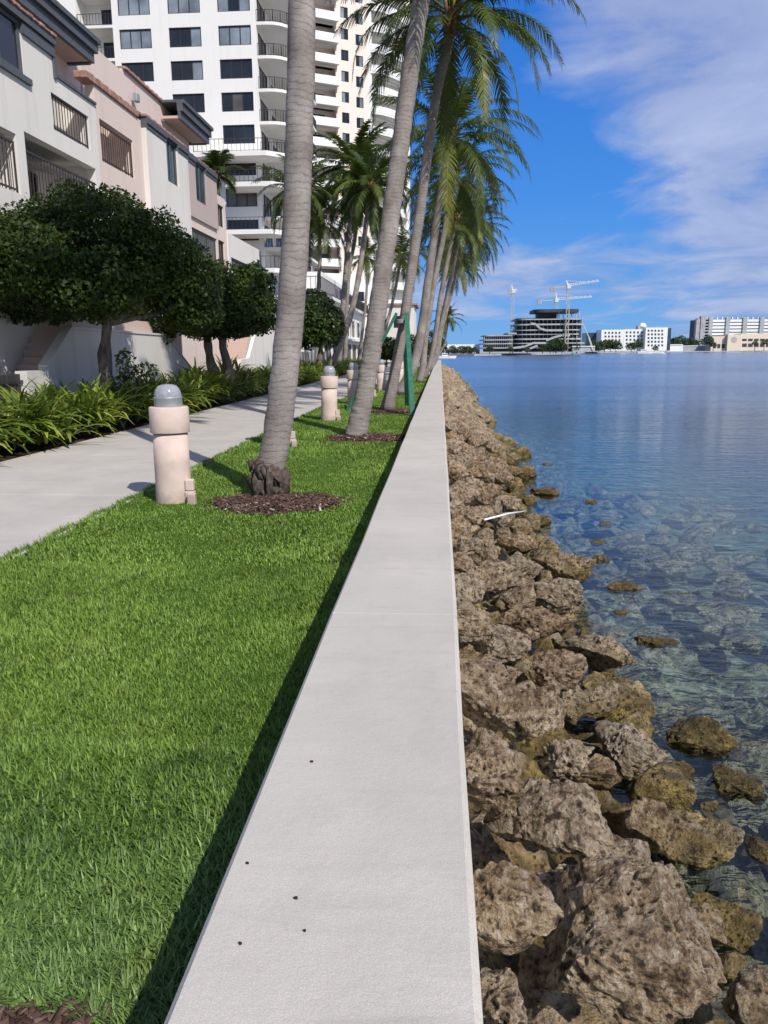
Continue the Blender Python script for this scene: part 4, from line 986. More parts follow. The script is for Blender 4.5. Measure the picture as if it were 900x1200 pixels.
# ------------------------------------------------------------------ facades
def wall(mb, fr, s0, s1, z0, z1, holes=(), t0=-.25, t1=0):
    ss = sorted({s0, s1, *[h[0] for h in holes], *[h[1] for h in holes]}); ss = [s for s in ss if s0 <= s <= s1]
    for a, b in zip(ss[:-1], ss[1:]):
        hs_ = sorted([(h[2], h[3]) for h in holes if h[0] <= a+1e-6 and h[1] >= b-1e-6]); z = z0
        for (c, d_) in hs_:
            if c > z: mb.fbox(fr, a, b, t0, t1, z, c)
            z = d_
        if z < z1: mb.fbox(fr, a, b, t0, t1, z, z1)
def window(par, fr, s0, s1, z0, z1, n=3, frame=None, t=-.14, curtains=(), fw=.07, pane='glass', name='window'):
    m = MB(); m.fbox(fr, s0, s1, t, t+.08, z0, z0+fw); m.fbox(fr, s0, s1, t, t+.08, z1-fw, z1)
    w_ = (s1-s0)
    for i in range(n+1):
        c = s0+fw/2+(w_-fw)*i/n; m.fbox(fr, c-fw/2, c+fw/2, t+.003, t+.077, z0+fw, z1-fw)
    o = m.build(name, frame or M['dark_metal'], par); g_ = {}; run = 0; last = None
    for i in range(n):
        a = s0+fw/2+(w_-fw)*i/n; b = s0+fw/2+(w_-fw)*(i+1)/n; key = curtains[i] if i < len(curtains) and curtains[i] else pane
        run = run+1 if i and key != last else (run if i else 0); last = key
        g_.setdefault((key, run), MB()).fbox(fr, a, b, t+.02, t+.04, z0+.02, z1-.02)
    for key, mm in g_.items(): mm.build('pane', M[key[0]], o)
    return o
def railing(par, pts, z0, z1, mat, gap=.13, bw=.022, name='railing', rail=.045, kids=True):
    m = MB()
    for a, b in zip(pts[:-1], pts[1:]):
        a = Vector((*a, 0)); b = Vector((*b, 0)); L = (b-a).length
        m.bar(a+Vector((0,0,z1)), b+Vector((0,0,z1)), rail, rail); m.bar(a+Vector((0,0,z0+.08)), b+Vector((0,0,z0+.08)), rail*.8, rail*.8)
        k = max(1, int(L/gap))
        for i in range(k+1):
            p_ = a.lerp(b, i/k); q = bw*(1.8 if i in (0, k) else 1); m.bar(p_+Vector((0,0,z0)), p_+Vector((0,0,z1)), q, q)
    return m.build(name, M[mat], par)

FX = -9.0; fr = (FX, 0, 0, 1)
# --- white house (nearest)
h1 = empty('townhouse', (FX, 14, 0), 'nearest white stucco townhouse with railed openings and a big dark window', 'house')
m = MB()
wall(m, fr, 8, 21.1, 0, 7.8, [(9.5, 12.3, 5.0, 6.0), (13.8, 16.95, 4.85, 6.05), (17.3, 20.85, 4.75, 6.2), (18.7, 20.65, 6.6, 7.4), (10.2, 12.4, 1.0, 2.5), (14, 17.55, 7.35, 7.801)])
m.fbox(fr, 8, 14, -.25, 0, 7.8, 8.2); m.fbox(fr, 17.55, 18.9, -.25, 0, 7.8, 8.2)
m.fbox(fr, 8, 18.4, -1.55, -1.35, 0, 8.8); m.fbox(fr, 18.4, 21.1, -.85, -.75, 6.5, 7.8); m.fbox(fr, 18.4, 21.1, -1.55, -1.35, 0, 8.8)                # back wall of the loggias
m.fbox(fr, 8, 21.1, -1.35, -.25, 4.55, 4.74); m.fbox(fr, 8, 18.6, -1.35, -.25, 6.3, 6.5); m.fbox(fr, 18.6, 21.1, -1.35, -.25, 6.3, 6.5)
m.fbox(fr, 17.05, 17.25, -1.35, -.25, 4.74, 6.3); m.fbox(fr, 20.9, 21.08, -1.35, -.25, 4.74, 7.8); m.fbox(fr, 8, 8.2, -6, -1.55, 0, 8.8); m.fbox(fr, 12.5, 12.7, -1.35, -.25, 4.74, 6.3)
m.build('wall', M['stucco_white'], h1)
window(h1, fr, 14.0, 17.55, 7.35, 8.44, 4, M['grey_trim'], -.10, fw=.09)
m = MB(); m.fbox(fr, 17.55, 18.98, 0.003, .06, 8.2, 8.42); m.fbox(fr, 8, 18.98, .0, .10, 8.442, 8.60); m.fbox(fr, 17.55, 18.98, -.25, .0, 8.203, 8.60); m.fbox(fr, 8, 14, -.25, .003, 8.203, 8.60); m.fbox(fr, 13.9, 17.75, .003, .07, 7.22, 7.345)
m.fbox(fr, 18.90, 19.0, .002, .05, 7.75, 8.2); m.fbox(fr, 19.0, 21.1, -.28, .05, 7.803, 7.86); m.build('trim', M['grey_trim'], h1)
m = MB()
for i in range(42): m.fbox(fr, 8+i*.262, 8.24+i*.262, -.5, .14, 8.603, 8.66+.02*(i % 2))
bevel(m.build('roof_tile', M['tile'], h1), .02)
for (a, b, z0, z1) in ((13.8, 16.95, 4.85, 5.88), (17.3, 20.85, 4.75, 5.83), (18.7, 20.65, 6.6, 7.38), (9.5, 12.3, 5.0, 5.9)):
    railing(h1, [(FX-.06, a+.04), (FX-.06, b-.04)], z0, z1, 'bronze', .14, .015)
window(h1, (FX-1.35, 0, 0, 1), 18.2, 20.2, 4.76, 5.95, 2, t=.01, name='door')
window(h1, (FX-1.35, 0, 0, 1), 14.2, 16.4, 4.76, 5.95, 2, t=.01, name='door')
m = MB(); m.prism_x([(18.35, 6.0), (20.4, 6.0), (20.4, 5.96), (18.35, 5.96)], FX-1.3, FX-.3); V = np.array(m.v)
V[:, 2] += np.where(V[:, 0] < FX-1, .12, -.16); link_mesh('awning', V, m.f, M['awning'], h1)
m = MB(); m.box(FX+.003, FX+.12, 20.9, 21.05, 5.42, 5.62); bevel(m.build('wall_lamp', M['galv'], h1), .01)
# upper storey and eave
m = MB(); m.fbox((-10.0, 0, 0, 1), 8, 22.6, -.25, 0, 8.3, 9.35); m.fbox((-10.0, 0, 0, 1), 22.35, 22.6, -6, -.25, 8.3, 9.35); m.build('upper_wall', M['stucco_pink'], h1)
def eave(par, y0, y1, xo, xi, zt, zb, slope_=.0):
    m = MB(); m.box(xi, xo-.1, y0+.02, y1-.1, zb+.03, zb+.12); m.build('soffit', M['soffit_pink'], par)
    m = MB()
    m.prism_x([(y0, zb), (y1-.02, zb), (y1-.02, zb+.26), (y0, zb+.26)], xo-.1, xo)
    m.prism_x([(y0, zb+.263), (y1+.08, zb+.263), (y1+.08, zt-.12), (y0, zt-.12)], xo-.12, xo+.08)
    m.prism_x([(y0, zt-.117), (y1+.16, zt-.117), (y1+.16, zt), (y0, zt)], xo-.14, xo+.15)
    m.box(xi-2, xo-.143, y1-.05, y1+.07, zb, zt-.12); m.box(xi-4, xo-.145, y0, y1+.15, zt-.08, zt+.002)
    return m.build('eave', M['grey_trim'], par)
eave(h1, 8, 21.9, -9.25, -10.0, 9.66, 9.05)

# --- pink house
h2 = empty('townhouse', (FX, 27, 0), 'long pink stucco townhouse with red tile coping and two flat bays, behind the dark trees', 'house')
m = MB()
wall(m, fr, 21.11, 32.0, 0, 8.3, [(21.3, 23.55, 6.5, 7.55), (27.2, 31.9, 5.0, 5.95), (24.3, 28.2, 5.3, 8.301), (28.2, 31.99, 6.3, 8.301)])
m.fbox(fr, 21.11, 32.0, -1.6, -1.4, 0, 8.3); m.fbox(fr, 21.2, 23.7, -.9, -.8, 6.46, 8.2); m.fbox(fr, 21.11, 24.29, -1.4, -.25, 6.3, 6.45); m.fbox(fr, 23.7, 23.85, -1.4, -.25, 6.45, 8.3); m.fbox(fr, 27, 32, -1.4, -.25, 4.8, 4.95); m.fbox(fr, 31.8, 32.0, -6, -1.6, 0, 8.3)
m.fbox((-10, 0, 0, 1), 22.7, 25.8, -.3, 0, 8.3, 10.12); m.fbox((-10, 0, 0, 1), 25.803, 32.3, -.35, -.05, 8.3, 10.25); m.fbox((-10, 0, 0, 1), 32.0, 32.3, -6, -.35, 8.3, 10.25)
m.fbox(fr, 24.29, 28.2, -.25, -.1, 8.25, 8.3); m.fbox((-10, 0, 0, 1), 22.7, 22.95, -5, -.3, 8.3, 10.1)
m.build('wall', M['stucco_pink'], h2)
m = MB(); wall(m, fr, 24.3, 28.2, 5.3, 8.1, [(26.0, 27.1, 6.95, 8.101)], -.2, .16); m.build('bay', M['stucco_white'], h2)
m = MB(); wall(m, fr, 28.203, 31.98, 6.3, 8.1, [(29.25, 30.5, 6.95, 8.101)], -.2, .08); m.build('bay', M['stucco_mauve'], h2)
window(h2, fr, 26.0, 27.1, 6.95, 8.3, 2, M['grey_trim'], .02, pane='glass_teal'); window(h2, fr, 29.25, 30.5, 6.95, 8.3, 2, M['grey_trim'], -.04, pane='glass_teal')
m = MB()
for a, b, t in ((24.3, 25.99, .16), (27.11, 28.2, .16), (28.203, 29.24, .08), (30.51, 31.98, .08)):
    m.fbox(fr, a, b, -.1, t+.03, 8.103, 8.22); m.fbox(fr, a, b, -.1, t+.07, 8.223, 8.40)
m.fbox(fr, 26.0, 27.1, -.1, .19, 8.303, 8.40); m.fbox(fr, 29.25, 30.5, -.1, .11, 8.303, 8.40)
m.build('trim', M['grey_trim'], h2)
m = MB()
for i in range(50): a = 20.6+i*.228; m.fbox(fr, a, a+.2282, -.30, .06+.14*(a > 24.2 and a < 28.1), 8.403 if a > 24 else 8.31, 8.48+.02*(i % 2))
bevel(m.build('roof_tile', M['tile'], h2), .02); m = MB()
for i in range(16): a = 25.85+i*.21; m.fbox((-10, 0, 0, 1), a, a+.2102, -.42, .05, 10.253, 10.34+.025*(i % 2))
bevel(m.build('roof_tile', M['tile'], h2), .02)
eave(h2, 29.1, 32.6, -9.3, -10.0, 10.3, 9.66)
railing(h2, [(FX-.05, 21.34), (FX-.05, 23.5)], 6.5, 7.45, 'bronze', .14, .015)
window(h2, (FX-.8, 0, 0, 1), 21.4, 22.3, 6.46, 7.6, 1, t=.01, name='door')
m = MB(); wall(m, (FX-.1, 0, 0, 1), 27.25, 31.85, 5.05, 5.9, [(27.3+i*1.13, 28.37+i*1.13, 5.1, 5.85) for i in range(4)], 0, .05); rl = m.build('railing', M['bronze'], h2)
m = MB(); m.fbox((FX-.1, 0, 0, 1), 27.3, 31.8, .02, .03, 5.06, 5.88); m.build('pane', M['blind'], rl)
m = MB(); m.box(-9.95, -9.8, 26.3, 26.55, 9.45, 9.7); bevel(m.build('wall_lamp', M['galv'], h2), .02)
# --- low stepped white house
h3 = empty('townhouse', (FX, 35, 0), 'low stepped white end of the row with a railed terrace, right of the pink house', 'house')
m = MB()
wall(m, fr, 32.01, 33.6, 0, 7.75, [(32.1, 33.3, 6.55, 7.4), (32.3, 33.2, 5.0, 6.0)], -.25, -.05); m.fbox(fr, 32.01, 33.6, -4, -3.8, 0, 7.75); m.fbox(fr, 33.4, 33.6, -3.8, -.25, 0, 7.75)
m.build('wall', M['stucco_pink'], h3)
m = MB(); wall(m, fr, 33.61, 39.4, 0, 6.45, [(34.0, 38.9, 5.05, 5.5), (32.4, 33.0, 5, 6)]); m.fbox(fr, 33.61, 39.4, -4, -3.8, 0, 6.4); m.fbox(fr, 39.15, 39.39, -3.8, -.25, 0, 6.45); m.fbox(fr, 33.61, 39.15, -3.8, -.25, 4.7, 4.85)
m.build('terrace_wall', M['stucco_white'], h3)
window(h3, (FX-.05, 0, 0, 1), 32.1, 33.3, 6.55, 7.4, 2); window(h3, (FX-.05, 0, 0, 1), 32.3, 33.2, 5.0, 6.0, 2)
window(h3, fr, 34.0, 38.9, 5.05, 5.5, 4, M['bronze'], -.12, ('blind',)*4)
# --- garden walls with stairs
def garden(y0, label, ht, top, xs_=-8.0):
    pass
g1 = empty('garden_wall', (-8, 18, 0), 'white garden wall with a sloping stair parapet, behind the largest tree', 'wall')
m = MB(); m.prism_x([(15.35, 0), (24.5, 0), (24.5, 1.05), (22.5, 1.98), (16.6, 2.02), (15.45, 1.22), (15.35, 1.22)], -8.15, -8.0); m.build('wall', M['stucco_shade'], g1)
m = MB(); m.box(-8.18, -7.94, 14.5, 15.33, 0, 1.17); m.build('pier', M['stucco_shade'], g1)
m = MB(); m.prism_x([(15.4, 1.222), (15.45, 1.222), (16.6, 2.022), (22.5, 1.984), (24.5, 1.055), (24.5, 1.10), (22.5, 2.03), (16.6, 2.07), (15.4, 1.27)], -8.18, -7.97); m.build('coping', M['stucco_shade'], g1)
m = MB()
for i in range(11): m.box(-8.99, -8.17, 15.5+i*.17, 15.5+(i+1)*.17 if i < 10 else 24.4, .0, .80+i*.155)
tag(m.build('staircase', M['soffit_pink'], loc=(-8.6, 15.5, 0)), 'reddish garden steps climbing behind the sloping parapet at the left', 'stairs')
m = MB()
for i in range(14): m.box(-8.1, -8.06, 12.2+i*.165, 12.31+i*.165, .1, 1.12)
m.box(-8.055, -8.02, 12.15, 14.48, .95, 1.0); m.box(-8.055, -8.02, 12.15, 14.48, .2, .25)
tag(m.build('gate', M['dark_metal'], loc=(-8.08, 13.3, 0)), 'low dark slatted gate beside the white pier at the left edge', 'gate')
m = MB(); m.box(-8.18, -7.94, 11.6, 12.1, 0, 1.35); m.box(-8.15, -8.0, 2, 11.58, 0, 1.2)
tag(m.build('garden_wall', M['stucco_shade'], loc=(-8, 8, 0)), 'low white garden wall left of the slatted gate', 'wall')
g2 = empty('garden_wall', (-8, 34, 0), 'tall white flared garden wall just left of the nearest palm trunk', 'wall')
m = MB(); m.prism_x([(30.9, 0), (39.2, 0), (39.25, 1.1), (38.9, 2.3), (37.9, 3.45), (36.3, 3.72), (34.6, 2.95), (32.4, 1.25), (31, 1.2)], -8.15, -8.0); m.build('wall', M['stucco_white'], g2)
for i in range(5): m = MB(); m.bar((-7.985, 37.5+i*.12, 3.4-.05*i), (-7.985, 38.2+i*.2, .1), .05, .03); m.build('rib', M['stucco_white'], g2)
m = MB()
for i in range(13): m.box(-8.99, -8.17, 31.2+i*.2, 31.2+(i+1)*.2 if i < 12 else 39, .0, .3+i*.2)
tag(m.build('staircase', M['soffit_pink'], loc=(-8.6, 31.2, 0)), 'brown garden steps beside the tall flared wall', 'stairs')
m = MB(); m.prism_x([(39.6, 0), (45.5, 0), (45.5, 2.6), (42, 3.4), (39.6, 4.3)], -9.3, -8.9); tag(m.build('garden_wall', M['stucco_pink'], loc=(-9, 42, 0)), 'pink sloping garden wall beyond the tall white one', 'wall')
# --- white terraced house beyond
h4 = empty('townhouse', (-9, 66, 0), 'white terraced house with a dark glazed terrace, beyond the third dark tree', 'house')
m = MB(); fr4 = (-9.2, 0, 0, 1)
wall(m, fr4, 58, 96, 0, 5.6, [(62+i*5, 64.6+i*5, 3.0, 4.6) for i in range(6)]+[(66+i*5, 66.8+i*5, 3.0, 4.6) for i in range(6)]+[(62+i*5, 66+i*5, .6, 2.2) for i in range(6)])
m.box(-13, -9.46, 58, 58.3, 0, 5.6); m.box(-13, -9.46, 58.3, 96, 5.4, 5.59)
m.build('wall', M['tower_white'], h4)
m = MB(); m.box(-13, -10.8, 72, 96, 5.6, 8.6); m.build('upper_wall', M['tower_white'], h4)
for i in range(6):
    window(h4, fr4, 62+i*5, 64.6+i*5, 3.0, 4.6, 2); window(h4, fr4, 66+i*5, 66.8+i*5, 3.0, 4.6, 1); window(h4, fr4, 62+i*5, 66+i*5, .6, 2.2, 3, curtains=('blind',)*3)
m = MB(); m.fbox(fr4, 57.8, 96, -.2, .5, 5.6, 5.85); m.fbox(fr4, 57.8, 96, -.2, .5, 2.5, 2.7); m.build('terrace_slab', M['slab_white'], h4)
railing(h4, [(-11, 58.1), (-8.8, 58.1), (-8.8, 96)], 5.85, 6.9, 'dark_metal', .35, .03)
m = MB(); m.box(-8.95, -8.9, 70, 94, 5.87, 6.85); m.build('glass_screen', M['glass'], h4)
h5 = empty('townhouse', (-9, 50, 0), 'low grey-based white wing between the third dark tree and the tower', 'house')
m = MB(); fr5 = (0, 50, 1, 0); wall(m, fr5, -13.4, -8.7, 0, 3.9, [(-13, -11.6, 1, 3.2)]); m.box(-9.0, -8.7, 50.26, 57.5, 0, 3.9); m.box(-13.4, -9.01, 50.26, 57.5, 3.6, 3.85); m.build('wall', M['tower_white'], h5)
window(h5, fr5, -13, -11.6, 1, 3.2, 2)
railing(h5, [(-13.4, 49.95), (-8.75, 49.95), (-8.75, 57.5)], 3.9, 4.8, 'dark_metal', .3, .03)
m = MB(); m.box(-8.5, -8.35, 48, 57, 0, 1.5); m.box(-8.5, -8.35, 39.7, 47.9, 0, 1.5)
tag(m.build('garden_wall', M['far_grey'], loc=(-8.4, 50, 0)), 'low grey garden wall behind the third dark tree', 'wall')
# pale villa glimpsed far down the path
h6 = empty('villa', (-7, 112, 0), 'pale villa glimpsed between the palm trunks at the far end of the path', 'house')
m = MB(); fr6 = (0, 108, 1, 0); wall(m, fr6, -9.5, -3.6, 0, 7.6, [(-8.6, -7.4, 4.6, 6.2), (-6.4, -5.2, 4.6, 6.2), (-8.6, -7.4, 1.2, 3), (-6.4, -5.2, 1.2, 3)]); m.box(-9.5, -3.6, 108.26, 118, 0, 7.59); m.build('wall', M['stucco_white'], h6)
for a in (-8.6, -6.4):
    for z in (4.6, 1.2): window(h6, fr6, a, a+1.2, z, z+1.6, 2)
m = MB(); m.prism([(-9.9, 107.7), (-3.2, 107.7), (-3.2, 118.3), (-9.9, 118.3)], 7.6, 7.85); m.build('roof', M['tile'], h6)

# ------------------------------------------------------------------ white tower
TY = 80; TX0, TX1 = -38.0, -17.75; tf = (0, TY, 1, 0); ST = 2.92
tw = empty('apartment_tower', (-27, TY, 0), 'tall white apartment tower with dark three-pane windows and curved balconies on its right corner', 'building')
cols = [at(159, 48, TY).x, at(217, 45, TY).x, at(275, 42, TY).x]
zb0 = at(275, 53, TY).z
rows = [zb0+ST*k for k in range(-6, 5)]
TOP = rows[-1]+4
xb0, xb1 = at(93, 60, TY).x, at(134, 60, TY).x
holes = []
for z in rows[1:]:
    for c in cols: holes.append((c-1.58, c+1.58, z, z+1.72))
    holes.append((xb0, xb1, z-.75, z+1.95))
zl = rows[0]
holes += [(cols[2]-1.6, cols[2]+1.6, zl-.3, zl+1.7), (cols[2]-1.5, cols[2]+1.7, zl-ST-.4, zl-ST+1.6), (cols[2]-.8, cols[2]+1.9, zl-2*ST-.7, zl-2*ST+1.5), (cols[2]-.8, cols[2]+1.9, zl-3*ST-.8, zl-3*ST+1.3)]
m = MB(); wall(m, tf, TX0, TX1, 0, TOP, holes, -.3, 0)
m.box(TX0, TX1-.3, TY+2.2, TY+2.4, 0, TOP-.1); m.box(TX1-.3, TX1, TY+.301, TY+20, 0, TOP); m.box(TX0, TX0+.3, TY+.301, TY+20, 0, TOP); m.box(TX0, TX1, TY+20.003, TY+20.3, 0, TOP)
m.box(xb0-.25, xb0-.003, TY+.3, TY+2.2, 0, TOP-.1); m.box(xb1+.003, xb1+.25, TY+.3, TY+2.2, 0, TOP-.1)
m.build('wall', M['tower_white'], tw)
m = MB(); m.box(TX0-.02, TX1+.02, TY-.02, TY+20.32, TOP, TOP+.4); m.build('roof', M['slab_white'], tw)
pats = [('curtain', 'curtain', 'curtain'), ('glass', 'glass', 'glass'), ('curtain', 'glass', 'curtain'), ('glass', 'blind', 'glass'), ('glass', 'glass', 'curtain'), ('blind', 'blind', 'blind')]
for ri, z in enumerate(rows[1:]):
    for c in cols:
        k = rnd.choice([0, 0, 2, 4]) if ri > 4 else rnd.choice([1, 1, 3, 4]); 
        if ri == 0: k = 5
        window(tw, tf, c-1.58, c+1.58, z, z+1.72, 3, t=-.2, curtains=pats[k], fw=.09)
    s_ = MB(); s_.fbox(tf, xb0+.02, xb1-.02, -2.19, .05, z-1.02, z-.76); sl_ = s_.build('balcony', M['slab_white'], tw)
    railing(sl_, [(xb0+.05, TY-.02), (xb1-.05, TY-.02)], z-.76, z+.25, 'dark_metal', .3, .03)
    window(tw, (0, TY+2.2, 1, 0), xb0+1.6, xb1-.02, z-.74, z+1.4, 2, t=.01, name='door')
window(tw, tf, cols[2]-1.6, cols[2]+1.6, zl-.3, zl+1.7, 3, t=-.2, fw=.09)
window(tw, tf, cols[2]-1.5, cols[2]+1.7, zl-ST-.4, zl-ST+1.6, 3, t=-.2, fw=.09, curtains=pats[3])
window(tw, tf, cols[2]-.8, cols[2]+1.9, zl-2*ST-.7, zl-2*ST+1.5, 2, t=-.2, fw=.09)
window(tw, tf, cols[2]-.8, cols[2]+1.9, zl-3*ST-.8, zl-3*ST+1.3, 2, t=-.2, fw=.09)
# corner balconies on the right side
def arc_poly(x0, x1, y0, y1, ch, n=5):
    pts = [(x0, y0)]
    pts += [(x1-ch+ch*math.sin(a), y0+ch-ch*math.cos(a)) for a in [PI/2*i/n for i in range(n+1)]]
    return pts + [(x1, y1), (x0, y1)]
for ri, z in enumerate(rows):
    zf = z-.95
    P = arc_poly(TX1+.003, TX1+3.3, TY+.0, TY+15, 2.4)
    s_ = MB().prism(P, zf-.28, zf); sl_ = s_.build('balcony', M['slab_white'], tw)
    railing(sl_, [(x+ (-.06 if x > TX1+.1 else 0), y+.06) for x, y in P[:-1]], zf, zf+1.05, 'dark_metal', .22, .03)
    window(tw, (TX1, 0, 0, 1), TY+.6, TY+3.4, zf+.02, zf+2.15, 2, t=.02, name='door'); window(tw, (TX1, 0, 0, 1), TY+6, TY+9, zf+.02, zf+2.15, 3, t=.02, name='door')
    window(tw, (TX1, 0, 0, 1), TY+10.5, TY+14, zf+.02, zf+2.15, 3, t=.02, name='door')
# stepped terraces on the lower front
def terr(px0, px1, py, yy0, depth_, lab=None):
    a = at(px0, py, TY-depth_); b = at(px1, py, TY-depth_)
    xr = TX1+2.2
    poly = [(a.x, TY-.003), (a.x, TY-depth_), (b.x, TY-depth_), (xr+.9, TY-depth_+1.6), (xr+1.4, TY-.003)]
    s_ = MB().prism(poly, a.z-.45, a.z-.02); o = s_.build('terrace', M['slab_white'], tw)
    railing(o, [(a.x+.05, TY-depth_+.08), (b.x, TY-depth_+.08), (xr+.85, TY-depth_+1.65), (xr+1.35, TY-.1)], a.z-.02, a.z+1.1, 'dark_metal', .4, .03)
terr(226, 312, 178, 0, 3.0); terr(264, 318, 213, 0, 3.2); terr(262, 318, 269, 0, 3.2); terr(296, 322, 314, 0, 3.2); terr(300, 322, 346, 0, 3.2)

# ------------------------------------------------------------------ pale pink tower
def ptx(px, y): return (px-516)/900*y*1.0
p0 = Vector((-21.6, 133)); u1 = Vector((.866, .5)); u2 = Vector((.545, .839))
t2 = empty('apartment_tower', (-14, 140, 0), 'taller pale pink apartment tower with white balconies, behind the white one', 'building')
f1 = (p0.x, p0.y, u1.x, u1.y); L1 = 10.8; q = p0+u1*L1; f2 = (q.x, q.y, u2.x, u2.y); L2 = 12.0
S2 = 3.12; NS = 21; TB = 14.5; H2 = NS*S2+1.5
holes = []
for k in range(4, NS):
    z = k*S2; holes += [(.5, 5.0, z+.2, z+2.7), (6.0, 7.3, z+.9, z+2.5), (8.6, 9.9, z+.4, z+2.0)]
m = MB(); wall(m, f1, 0, L1, TB, H2, holes, -.3, 0); m.fbox(f1, 0, L1, -2.4, -2.2, TB, H2-.1)
for k in range(4, NS+1): m.fbox(f1, .0, L1, -2.2, -.3, k*S2-.1, k*S2+.15)
m.build('wall', M['tower_pink'], t2)
m = MB(); wall(m, f1, -2.0, L1, 0, TB-.003, [(1, 3.2, 9.5, 11.2), (8.2, 9.6, 10, 11.6), (8.2, 9.6, 6.4, 8), (8.2, 9.6, 2.6, 4.2)], -.3, .05); wall(m, f2, 0, L2, 0, H2, [(1.0, 10.8, k*S2+.2, k*S2+2.75) for k in range(1, NS)], -.3, 0); m.fbox(f2, 0, L2, -2.4, -2.2, 0, H2-.1)
for k in range(1, NS+1): m.fbox(f2, 0, L2, -2.2, -.3, k*S2-.12, k*S2+.12)
e = q+u2*L2; m.prism([(e.x, e.y), (e.x-9, e.y+12), (e.x-24, e.y+8), (p0.x-2, p0.y+2.5), (p0.x+2.5, p0.y+5.5), (q.x-1.8, q.y+2.5)][::-1], 0, H2-.2)
m.build('lower_wall', M['tower_white'], t2)
m = MB(); m.fbox(f1, -.2, L1, -3, .2, H2, H2+.5); m.build('roof', M['slab_white'], t2)
for k in range(4, NS):
    z = k*S2
    window(t2, f1, 6.0, 7.3, z+.9, z+2.5, 2, t=-.15, curtains=('curtain',) if k % 3 else ()); window(t2, f1, 8.6, 9.9, z+.4, z+2.0, 2, t=-.15, curtains=('', 'curtain'))
    s_ = MB().fbox(f1, .2, 5.3, -2.19, .95, z-.12+.02*(k % 2), z+.16); b_ = s_.build('balcony', M['slab_white'], t2)
    r1_ = MB(); r1_.fbox(f1, .25, 5.25, .86, .93, z+.163, z+1.15); r1_.fbox(f1, .2, .28, -.2, .86, z+.163, z+1.15); r1_.build('railing', M['white_rail'], b_)
    window(t2, (f1[0]+u1.y*-2.2, f1[1]+u1.x*2.2, u1.x, u1.y), 1.0, 3.8, z+.17, z+2.3, 3, t=.01, name='door')
for k in range(2, NS):
    z = k*S2; n_ = 9; poly = []
    for i in range(n_+1):
        s = .6+(10.6)*i/n_; t_ = 1.5*math.sin(PI*i/n_)**.5 + .05; P_ = q+u2*s+Vector((u2.y, -u2.x))*t_; poly.append((P_.x, P_.y))
    P_ = q+u2*11.2; Q_ = q+u2*.6; pl = poly+[(P_.x, P_.y), (Q_.x, Q_.y)]
    s_ = MB().prism([(x, y) for x, y in poly], z-.2, z+.12); b_ = s_.build('balcony', M['slab_white'], t2)
    m = MB()
    for (a, b) in zip(poly[:-1], poly[1:]): m.bar((a[0], a[1], z+.62), (b[0], b[1], z+.62), .06, .95 if k % 2 else .95)
    m.build('railing', M['white_rail'], b_)
    window(t2, (f2[0]-u2.y*2.2, f2[1]+u2.x*2.2, u2.x, u2.y), 1.5, 4.5, z+.17, z+2.4, 2, t=.01, name='door')
window(t2, f1, 1, 3.2, 9.5, 11.2, 3, t=-.1)
for z in (10, 6.4, 2.6): window(t2, f1, 8.2, 9.6, z, z+1.6, 2, t=-.1)
for z in (10.4,):
    s_ = MB().fbox(f1, .6, 3.6, .053, 1.0, z-1.3, z-1.1); b_ = s_.build('balcony', M['slab_white'], t2)
    MB().fbox(f1, .62, 3.58, .9, .97, z-1.097, z-.2).build('railing', M['white_rail'], b_)

# ------------------------------------------------------------------ far shore
s0 = [(18, 416), (75, 520), (110, 640), (185, 760), (420, 980), (1500, 1500), (4000, 2500), (4000, 6000), (-2500, 6000), (-2500, 520), (-60, 455), (-8, 440)]
fs = MB().prism(s0[::-1] if False else s0, -2.5, -.35); tag(fs.build('far_shore', M['far_grey']), kind='structure')
def FB(par, name, px0, px1, py0, py1, Y_, mat, dep=20, dz=0):
    a = at(px0, py0, Y_); b = at(px1, py1, Y_); zb = max(b.z, -.4) if dz == 0 else b.z
    return MB().box(min(a.x, b.x), max(a.x, b.x), Y_, Y_+dep, min(zb, a.z), max(zb, a.z)).build(name, M[mat], par)
# building under construction: stacked curved floor slabs
cb = empty('building_under_construction', at(630, 413, 440), 'terraced concrete building under construction with curved floor slabs, across the water', 'building')
cb.location.z = -.4
def slab_px(px0, px1, py, Y_, name='floor_slab', mat='far_white', th=1.3, dep=26, wob=0):
    a = at(px0, py, Y_); b = at(px1, py, Y_); n_ = 14; w_ = b.x-a.x; pts = []
    r_ = min(dep*.5, w_*.2, 9)
    for i in range(5): t = PI/2*i/4; pts.append((a.x+r_-r_*math.sin(PI/2-t) if False else a.x+r_*(1-math.cos(t)) if False else a.x+r_*(1-math.sin(t)), Y_+r_*(1-math.cos(t))))
    pts = [(a.x+r_*(1-math.cos(t)), Y_+r_*(1-math.sin(t))) for t in [PI/2*i/5 for i in range(6)]]
    pts += [(b.x-r_*(1-math.sin(t)), Y_+r_*(1-math.cos(t))) for t in [PI/2*i/5 for i in range(6)]]
    pts += [(b.x, Y_+dep), (a.x, Y_+dep)]
    return MB().prism(pts, a.z-th/2, a.z+th/2).build(name, M[mat], cb)
Yc = 440
rows_m = [(603,683,374.5),(603,686,380.5),(604,682,387),(603,681,392),(602,684,397.5),(600,688,402.5),(600,690,408)]
for i, (a, b, y) in enumerate(rows_m): slab_px(a, b, y, Yc + (i % 2)*.5, mat='far_conc', th=.55 if i not in (1, 4) else .8)
for i, (a, b, y) in enumerate([(566,604,393.5),(564,602,398.5),(563,602,403),(563,604,408)]): slab_px(a, b, y, Yc+3, mat='far_conc', th=.55)
FB(cb, 'core', 606, 680, 375, 412, Yc+7, 'far_dark', 16); FB(cb, 'core', 568, 603, 394, 412, Yc+8, 'far_dark', 14)
